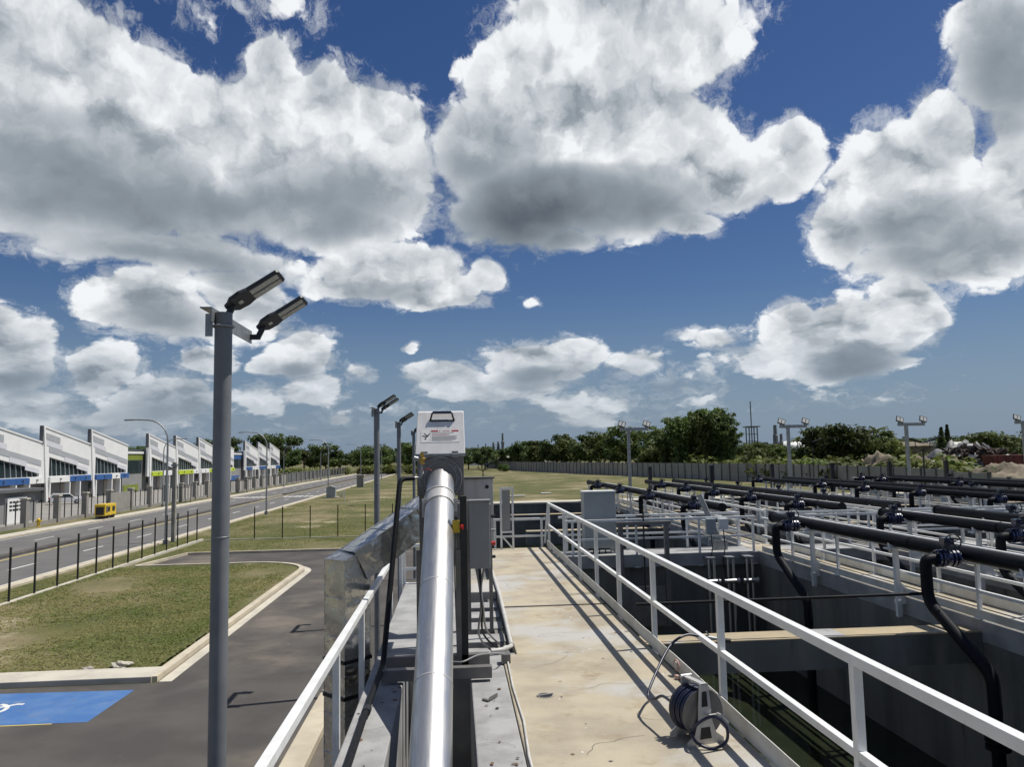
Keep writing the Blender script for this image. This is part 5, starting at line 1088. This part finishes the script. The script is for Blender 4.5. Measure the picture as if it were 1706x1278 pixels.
def palm(seed, h=9.):
    r = random.Random(seed); tr = MB().tube([(0, 0, 0), (.3, 0, h * .5), (.2, 0, h)], [.2, .16, .13], 8); m = MB()
    for i in range(16):
        a = i * .3927 + r.uniform(-.15, .15); e = r.uniform(-.1, .9); L0 = r.uniform(2.6, 3.6); prev = None
        for k in range(7):
            t = k / 6; p = Vector((.2 + math.cos(a) * L0 * t * math.cos(e * .7), math.sin(a) * L0 * t * math.cos(e * .7), h + math.sin(e) * L0 * t - 1.6 * t * t)); w = Vector((-math.sin(a), math.cos(a), 0)) * (.45 * math.sin(3.1 * min(t + .08, 1)))
            cur = (p + w - Vector((0, 0, .2)), p, p - w - Vector((0, 0, .2)))
            if prev: m.add([prev[0], prev[1], cur[1], cur[0]], [(0, 1, 2, 3)]); m.add([prev[1], prev[2], cur[2], cur[1]], [(0, 1, 2, 3)])
            prev = cur
    return tr.mesh('trunk'), m.mesh('crown')
KIND = {'broad': [broad(11), broad(12, 9, 4.4), broad(13, 9, 5.6, flat=.6), broad(14, 9, 4.8)], 'bamboo': [bamboo(21), bamboo(22, 14, 5.2), bamboo(23, 14, 4.2)],
        'shrub': [shrub(31), shrub(32, 3, 3.6), shrub(33, 3, 2.6)], 'conifer': [conifer(41)], 'palm': [palm(51)], 'flat': [broad(61, 9, 6.6, 2600, .42, .45, .5)]}
HB = {'broad': 9., 'bamboo': 14., 'shrub': 3., 'conifer': 14., 'palm': 9.5, 'flat': 9.}
NM = {'broad': 'broadleaf_tree', 'bamboo': 'bamboo_clump', 'shrub': 'shrub', 'conifer': 'conifer_tree', 'palm': 'palm_tree', 'flat': 'spreading_tree'}
tr_rng = random.Random(99); VAR = {}
def tree(kind, x, y, h, leaf, label, group, wide=1., zb=G):
    k = tr_rng.randrange(len(KIND[kind])); key = (kind, k, leaf)
    if key not in VAR:
        a, b = KIND[kind][k]; a2, b2 = a.copy(), b.copy(); a2.name, b2.name = 'trunk', 'crown'; a2.materials.clear(); b2.materials.clear(); a2.materials.append(MATS['bark']); b2.materials.append(MATS[leaf]); VAR[key] = (a2, b2)
    t = thing(NM[kind], label, 'shrub' if kind == 'shrub' else 'tree', (x, y, zb), group); s = h / HB[kind]; t.scale = (s * wide, s * wide, s); t.rotation_euler.z = tr_rng.uniform(0, 6.28)
    for nm, me in zip(('trunk', 'crown'), VAR[key]): o = bpy.data.objects.new(nm, me); COL.objects.link(o); o.parent = t
    return t
GW = 'trees beyond the perimeter wall'
for i, (x, y, h, w) in enumerate([(29, 318, 11, 1.1), (35, 312, 11.5, 1.1), (40, 300, 13.5, 1.1), (46, 292, 12, 1.15), (49, 276, 13, 1.1), (54, 265, 12.5, 1.1), (57, 255, 12.5, 1.2), (56, 236, 14, 1.2), (33, 335, 12, 1.2), (44, 318, 12, 1.2), (52, 295, 12, 1.2)]):
    tree('broad', x, y, h, ['leaf_dark', 'leaf_mid'][i % 2], ['first', 'second', 'third', 'fourth', 'fifth', 'sixth', 'seventh', 'eighth', 'rear first', 'rear second', 'rear third'][i] + ' broadleaf tree from the far wall end in the low treeline', GW, w)
for i, (x, y, h, w) in enumerate([(55, 196, 12.5, .9), (57.5, 190, 14.5, .95), (60, 194, 14, 1), (62.5, 186, 15.8, .9), (65, 188, 16.5, .95), (64.8, 183, 15.0, .85), (66.2, 180, 12.5, .8), (62, 200, 15, 1.2), (66, 198, 15.5, 1.2)]):
    tree('bamboo', x - .8, y, h * 1.12, ['leaf_bamboo', 'leaf_bamboo', 'leaf_dark'][i % 3], ['leftmost low bamboo clump beside the floodlight pole', 'feathery bamboo clump on the left flank of the thicket', 'bamboo clump left of the tallest plume', 'tallest bamboo plume of the thicket', 'bamboo clump under the tallest plume', 'bamboo clump on the right flank of the thicket', 'low bamboo clump at the right foot of the thicket', 'bamboo clump behind the left half of the thicket', 'bamboo clump behind the right half of the thicket'][i], 'bamboo thicket beyond the wall', w)
for i, (x, y, h) in enumerate([(58, 215, 11), (61, 222, 11.5), (66, 214, 12), (72, 205, 10)]): tree('broad', x, y, h, 'leaf_mid', 'mid green tree at the foot of the bamboo thicket, ' + ['leftmost', 'second from left', 'third from left', 'rightmost'][i] + ' of four', GW, 1.1)
for i in range(44):
    px = 1070 + i * 13.2; d = 150 + 25 * math.sin(i * 1.7) - (i > 26) * 28; x = (px - 758) / 1280 * d
    if x < 61: d = 61 * 1280 / (px - 758); x = 61
    tree('shrub', x + 1.5, d, (4.4 + 1.0 * math.sin(i * 2.3)) * (1.05 if i < 14 else .95), ['leaf_light', 'leaf_mid', 'leaf_light'][i % 3], 'bushy green shrub showing above the precast wall', 'shrubs behind the precast wall', 1.25)
for i, (px, top, d, kind, leaf, w) in enumerate([(1370, 738, 190, 'broad', 'leaf_dark', 1), (1398, 720, 188, 'flat', 'leaf_dark', .8), (1428, 713, 184, 'broad', 'leaf_dark', 1.), (1452, 722, 186, 'broad', 'leaf_dark', 1.1), (1478, 724, 182, 'broad', 'leaf_mid', 1.1), (1500, 735, 176, 'broad', 'leaf_mid', 1), (1345, 734, 205, 'palm', 'leaf_mid', 1), (1486, 719, 200, 'palm', 'leaf_mid', 1),
                                                 (1535, 738, 150, 'broad', 'leaf_light', 1), (1690, 727, 140, 'broad', 'leaf_mid', 1.2), (1668, 736, 150, 'broad', 'leaf_mid', 1.1), (1725, 724, 140, 'broad', 'leaf_mid', 1.1), (1602, 716, 200, 'conifer', 'leaf_dark', 1.5), (1613, 712, 202, 'conifer', 'leaf_dark', 1.25), (1580, 733, 240, 'broad', 'leaf_dark', 1), (1255, 748, 220, 'broad', 'leaf_dark', 1), (1290, 750, 210, 'broad', 'leaf_mid', 1), (1325, 748, 200, 'broad', 'leaf_mid', 1)]):
    hz = 758 - .02 * (px - 853); h = ((hz - top) * d / 1280 + 6.0) * 1.1
    tree(kind, (px - 758) / 1280 * d, d, h, leaf, ['small tree left of the spreading crown', 'tree with a flat spreading crown above the soil heap', 'tallest dark round tree above the soil heap', 'dark round tree right of the tallest one', 'mid green tree sloping down toward the floodlight pole', 'last lower tree before the solar lamp', 'palm beside the white dome', 'palm sticking out behind the round trees', 'yellow green leafy tree behind the third floodlight pole', 'round green tree at the right picture edge', 'tree left of the edge tree above the rubble', 'tree cut by the right picture edge', 'left one of the two narrow conifers', 'right one of the two narrow conifers', 'dark tree behind the solar lamp', 'small tree under the lattice tower', 'small tree under the chimneys', 'tree in front of the white dome'][i], GW, w)
# left treeline
lr = random.Random(17)
for i in range(46):
    x = -150 + i * 4.1 + lr.uniform(-3, 3); y = 350 + lr.uniform(-25, 30); h = lr.uniform(9, 13.5) - (i > 30) * 1.5
    tree('broad', x, y, h, ['leaf_dark', 'leaf_dark', 'leaf_mid'][i % 3], 'dark tree in the distant wood at the end of the road', 'distant wood beyond the road', 1.15)
tree('flat', -72, 318, 15.5, 'leaf_dark', 'tree with a wide spreading crown above the distant wood', 'distant wood beyond the road', .95); tree('flat', -98, 330, 15, 'leaf_dark', 'spreading tree showing over the farthest warehouse roof', 'distant wood beyond the road', .8)
for i in range(31):
    tree('shrub', -120 + i * 3.6 + lr.uniform(-2, 2), 300 + lr.uniform(-20, 18), lr.uniform(2.4, 4.4), 'leaf_light', 'light green shrub in the scrub before the distant wood', 'scrub before the distant wood', 1.5)
for i in range(60):
    x = -60 + i * 8 + lr.uniform(-4, 4); y = 620 + lr.uniform(-60, 90)
    tree('broad', x, y, lr.uniform(9, 14), 'leaf_dark', 'tiny dark tree on the far horizon', 'trees on the horizon', 1.6)
for i in range(34):
    x = 120 + i * 9 + lr.uniform(-4, 4); y = 330 + lr.uniform(-40, 40)
    tree('broad', x, y, lr.uniform(7, 10), 'leaf_mid', 'low tree on the horizon behind the soil heaps', 'trees behind the heaps', 1.7)
tree('shrub', 18.5, 290, 3.4, 'leaf_mid', 'young bush standing alone at the far end of the field', 'field bush', .7)

# ------------------------------------------------------------------ soil and rubble heaps
def heap(label, c, sx, sy, h, seed, mt='soil', name='soil_heap', cat='heap'):
    r = random.Random(seed); n = 34; m = MB(); vs = []; ph = [r.uniform(0, 6) for _ in range(8)]
    for i in range(n + 1):
        for j in range(n + 1):
            u, v = i / n * 2 - 1, j / n * 2 - 1; q = max(0., 1 - u * u) * max(0., 1 - v * v)
            z = h * q ** .8 * (.72 + .2 * math.sin(5 * u + ph[0]) + .16 * math.sin(9 * u + 4 * v + ph[1]) + .1 * math.sin(17 * u + ph[2]) * math.sin(15 * v + ph[3])) + r.uniform(0, .16) * h * (q > 0)
            vs.append((c[0] + u * sx, c[1] + v * sy, G + z - .02))
    m.add(vs, [(i * (n + 1) + j, (i + 1) * (n + 1) + j, (i + 1) * (n + 1) + j + 1, i * (n + 1) + j + 1) for i in range(n) for j in range(n)], True)
    o = m.build(name, mt); return tag(o, label, cat)
heap('pale soil heap showing over the wall under the round trees', (67, 122, G), 7.5, 5, 4.9, 2)
heap('second pale soil heap right of the first, behind the wall', (75, 116, G), 6, 5, 4.8, 6)
heap('large pale soil heap below the rubble at the right', (76, 100, G), 9.5, 6, 3.3, 9)
heap('grey soil heap at the right picture edge behind the wall', (88, 106, G), 8, 6, 3.5, 14)
RB = heap('dark rubble heap strewn with broken boards and white sheets', (83, 122, G), 11, 6, 6.6, 21, 'clad_dark', 'rubble_heap')
rr = random.Random(8); dk, wh = MB(), MB()
for i in range(420):
    x = rr.uniform(73, 93); y = rr.uniform(116, 121); z = G + 6.5 * max(0, 1 - ((x - 83) / 11) ** 2) * rr.uniform(.55, .95)
    (wh if rr.random() < .2 else dk).obox((x, y, z), (rr.uniform(.4, 2.2), rr.uniform(.1, .6), rr.uniform(.06, .5)), (rr.uniform(-.7, .7), rr.uniform(-.7, .7), rr.uniform(0, 3.1)))
o = dk.build('broken_boards', 'rubble_dark', RB); o['kind'] = 'stuff'; o = wh.build('pale_sheets', 'roof_pale', RB); o['kind'] = 'stuff'
t = thing('skip_container', 'rusty red skip container beside the rubble heap', 'container', (82.5, 108, G))
MB().prism([(79.5, 108, G + 1.2), (85.5, 108, G + 1.2), (86.2, 108, G + 4.6), (78.8, 108, G + 4.6)], (0, 2.4, 0)).build('body', 'brown_red', t)
for k in range(5): MB().box(79.6 + k * 1.3, 79.8 + k * 1.3, 107.9, 108, G + 1.3, G + 4.5).build('rib', 'brown_red', t)
MB().box(79.5, 85.5, 108.1, 110.3, G, G + 1.2).build('plinth', 'soil', t)

# ------------------------------------------------------------------ solar lamps
def solar(label, x, y, h, rz, span=1.25):
    t = thing('solar_lamp', label, 'solar lamp', (0, 0, 0), 'solar lamps in the field')
    MB().tube([(0, 0, 0), (0, 0, h)], [.09, .06], 10).build('pole', 'black', t)
    for s in (-1, 1):
        MB().obox((s * span * .62, 0, h + .75), (span * 1.2, .75, .09), (0, -s * .34, 0)).build('solar_panel', 'solar', t); MB().tube([(0, 0, h - .2), (s * .55, 0, h + .1), (s * .6, 0, h + .7)], .035, 6).build('bracket', 'black', t)
        MB().obox((s * .62, -.1, h + .2), (.28, .3, .07), (0, 0, 0)).build('lamp_head', 'lamp_black', t)
    t.location = (x, y, G); t.rotation_euler = (0, 0, rz); return t
solar('large solar lamp with two tilted panels right of the floodlight pole', 39.8, 63, 5.9, rad(-15)); solar('smaller solar lamp in front of the wall under the spreading tree', 52.5, 110, 6.6, rad(-10))
solar('solar lamp standing in the open field behind the push-button panel', 3.3, 92, 4.4, rad(12)); solar('dark solar lamp pole beside the second lamp pole', -10.2, 101, 5.6, rad(70), .7)

# ------------------------------------------------------------------ far industry
def tower(label, x, y, h, r, mt='steel_far', plats=4, cat='tower', lat=False):
    t = thing('process_tower' if not lat else 'lattice_tower', label, cat, (x, y, G))
    if lat:
        for sx in (-1, 1):
            for sy in (-1, 1): MB().bar((x + sx * r, y + sy * r, G), (x + sx * r, y + sy * r, G + h), .5, .5).build('leg', mt, t)
        for k in range(5): MB().box(x - r * 1.1, x + r * 1.1, y - r * 1.1, y + r * 1.1, G + h * (k + 1) / 5 - .2, G + h * (k + 1) / 5 + .1).build('platform', mt, t)
        MB().box(x - r * 1.6, x + r * 1.6, y - r * 1.6, y + r * 1.6, G + h, G + h + .5).build('top_deck', mt, t); MB().tube([(x, y, G), (x, y, G + h * 1.75)], .32, 8).build('mast', mt, t)
    else:
        MB().lathe((x, y, G), (0, 0, 1), [(0, r), (h * .7, r * .9), (h * .72, r * .7), (h, r * .6)], 12).build('shell', mt, t)
        for k in range(plats): z = G + h * (.35 + .6 * k / max(plats, 1)); MB().lathe((x, y, z), (0, 0, 1), [(0, r * 1.6), (.4, r * 1.6)], 10).build('platform', mt, t)
    return t
for (px, top, d, r, lb, pl) in [(822, 736, 900, 1.9, 'left one of the three refinery columns on the horizon', 5), (830, 735, 905, 2.0, 'middle refinery column on the horizon', 6), (837.5, 721, 900, 1.9, 'tallest slim refinery chimney on the horizon', 2), (796.5, 740, 880, 1.0, 'thin flare stack left of the refinery columns', 0), (809, 738, 890, 1.0, 'thin stack between flare stack and refinery columns', 0), (1305, 706, 520, 1.9, 'taller of two chimneys left of the white dome', 1), (1315, 721, 520, 1.5, 'shorter of two chimneys left of the white dome', 1), (912, 738, 700, 1.0, 'thin mast above the distant treeline', 1), (1021, 727, 500, .6, 'slim spire above the treeline beside the floodlight pole', 1)]:
    hz = 758 - .02 * (px - 853); tower(lb, (px - 758) / 1280 * d, d, (hz - top) * d / 1280 + 6, r, plats=pl)
tower('open steel lattice tower with a mast right of the bamboo', 158, 400, 18.5, 2.2, lat=True)
t = thing('process_block', 'low tangle of refinery steelwork at the foot of the columns', 'plant', (45, 880, G))
for k in range(10): MB().box(38 + k * 2.2, 39.6 + k * 2.2, 876, 884, G, G + 9 + 5 * math.sin(k * 2.1)).build('vessel', ['steel_far', 'roof_pale'][k % 2], t)
t = thing('process_block', 'low dark steel structure left of the white dome', 'plant', (210, 500, G))
for k in range(6): MB().box(203 + k * 2.6, 205 + k * 2.6, 498, 502, G, G + 9 + 2.5 * math.sin(k * 1.7)).build('vessel', 'steel_far', t)
t = thing('dome_tank', 'white domed storage tank behind the trees', 'tank', (233, 520, G))
MB().lathe((233, 520, G), (0, 0, 1), [(0, 10), (7.5, 10)] + [(7.5 + 5.0 * math.sin(a), 10 * math.cos(a)) for a in [rad(k) for k in (15, 30, 45, 60, 75, 88)]], 28, smooth=True).build('shell', 'facade_white', t)
def hut(label, x, y, w, d, h, mt='roof_pale', wm='facade_white'):
    t = thing('low_building', label, 'building', (x, y, G)); MB().box(x - w / 2, x + w / 2, y - d / 2, y + d / 2, G, G + h).build('wall', wm, t)
    MB().prism([(x - w / 2 - .4, y - d / 2 - .4, G + h), (x - w / 2 - .4, y + d / 2 + .4, G + h), (x - w / 2 - .4, y, G + h + 1.2)], (w + .8, 0, 0)).build('roof', mt, t)
    k = int(w // 4)
    for i in range(k): MB().box(x - w / 2 + 1 + i * 4, x - w / 2 + 2.6 + i * 4, y - d / 2 - .05, y - d / 2, G + 1.2, G + 2.6).build('window', 'glass_dark', t)
hut('white roofed shed showing over the far wall end', 37, 310, 7, 5, 3.2); hut('long white building under the refinery', 38, 560, 34, 12, 4.5, 'roof_pale', 'wall_grey'); hut('small pale house left of the refinery shed', 14, 520, 10, 8, 5)
hut('long low building with a pale flat roof behind the rubble', 158, 222, 26, 12, 6.2, 'roof_pale', 'wall_grey'); hut('low brown roofed building behind the round trees', 122, 205, 14, 10, 6.4, 'soil', 'soil'); hut('long dark roofed building right of the conifers', 150, 245, 30, 10, 6.6, 'clad_dark', 'wall_grey')
for k, (x, y, lb) in enumerate([(20, 420, 'white van parked before the refinery shed'), (27, 430, 'white car parked right of the distant van')]):
    c = copy_tree(bpy.data.objects['parked_car']); c.location = (x, y, G); c.rotation_euler.z = 1.3; c['label'] = lb; c.scale = (1.3, 1.3, 1.5 - .3 * k)
for k, (x, y, lb) in enumerate([(6.5, 112, 'long white plastic pipe lying in the far field'), (13, 118, 'short white plastic pipe lying right of the long one')]):
    o = MB().tube([(x, y, G + .12), (x + 3.6 - 2 * k, y + .3, G + .12)], .13, 8).build('field_pipe', 'pvc'); tag(o, lb, 'pipe')
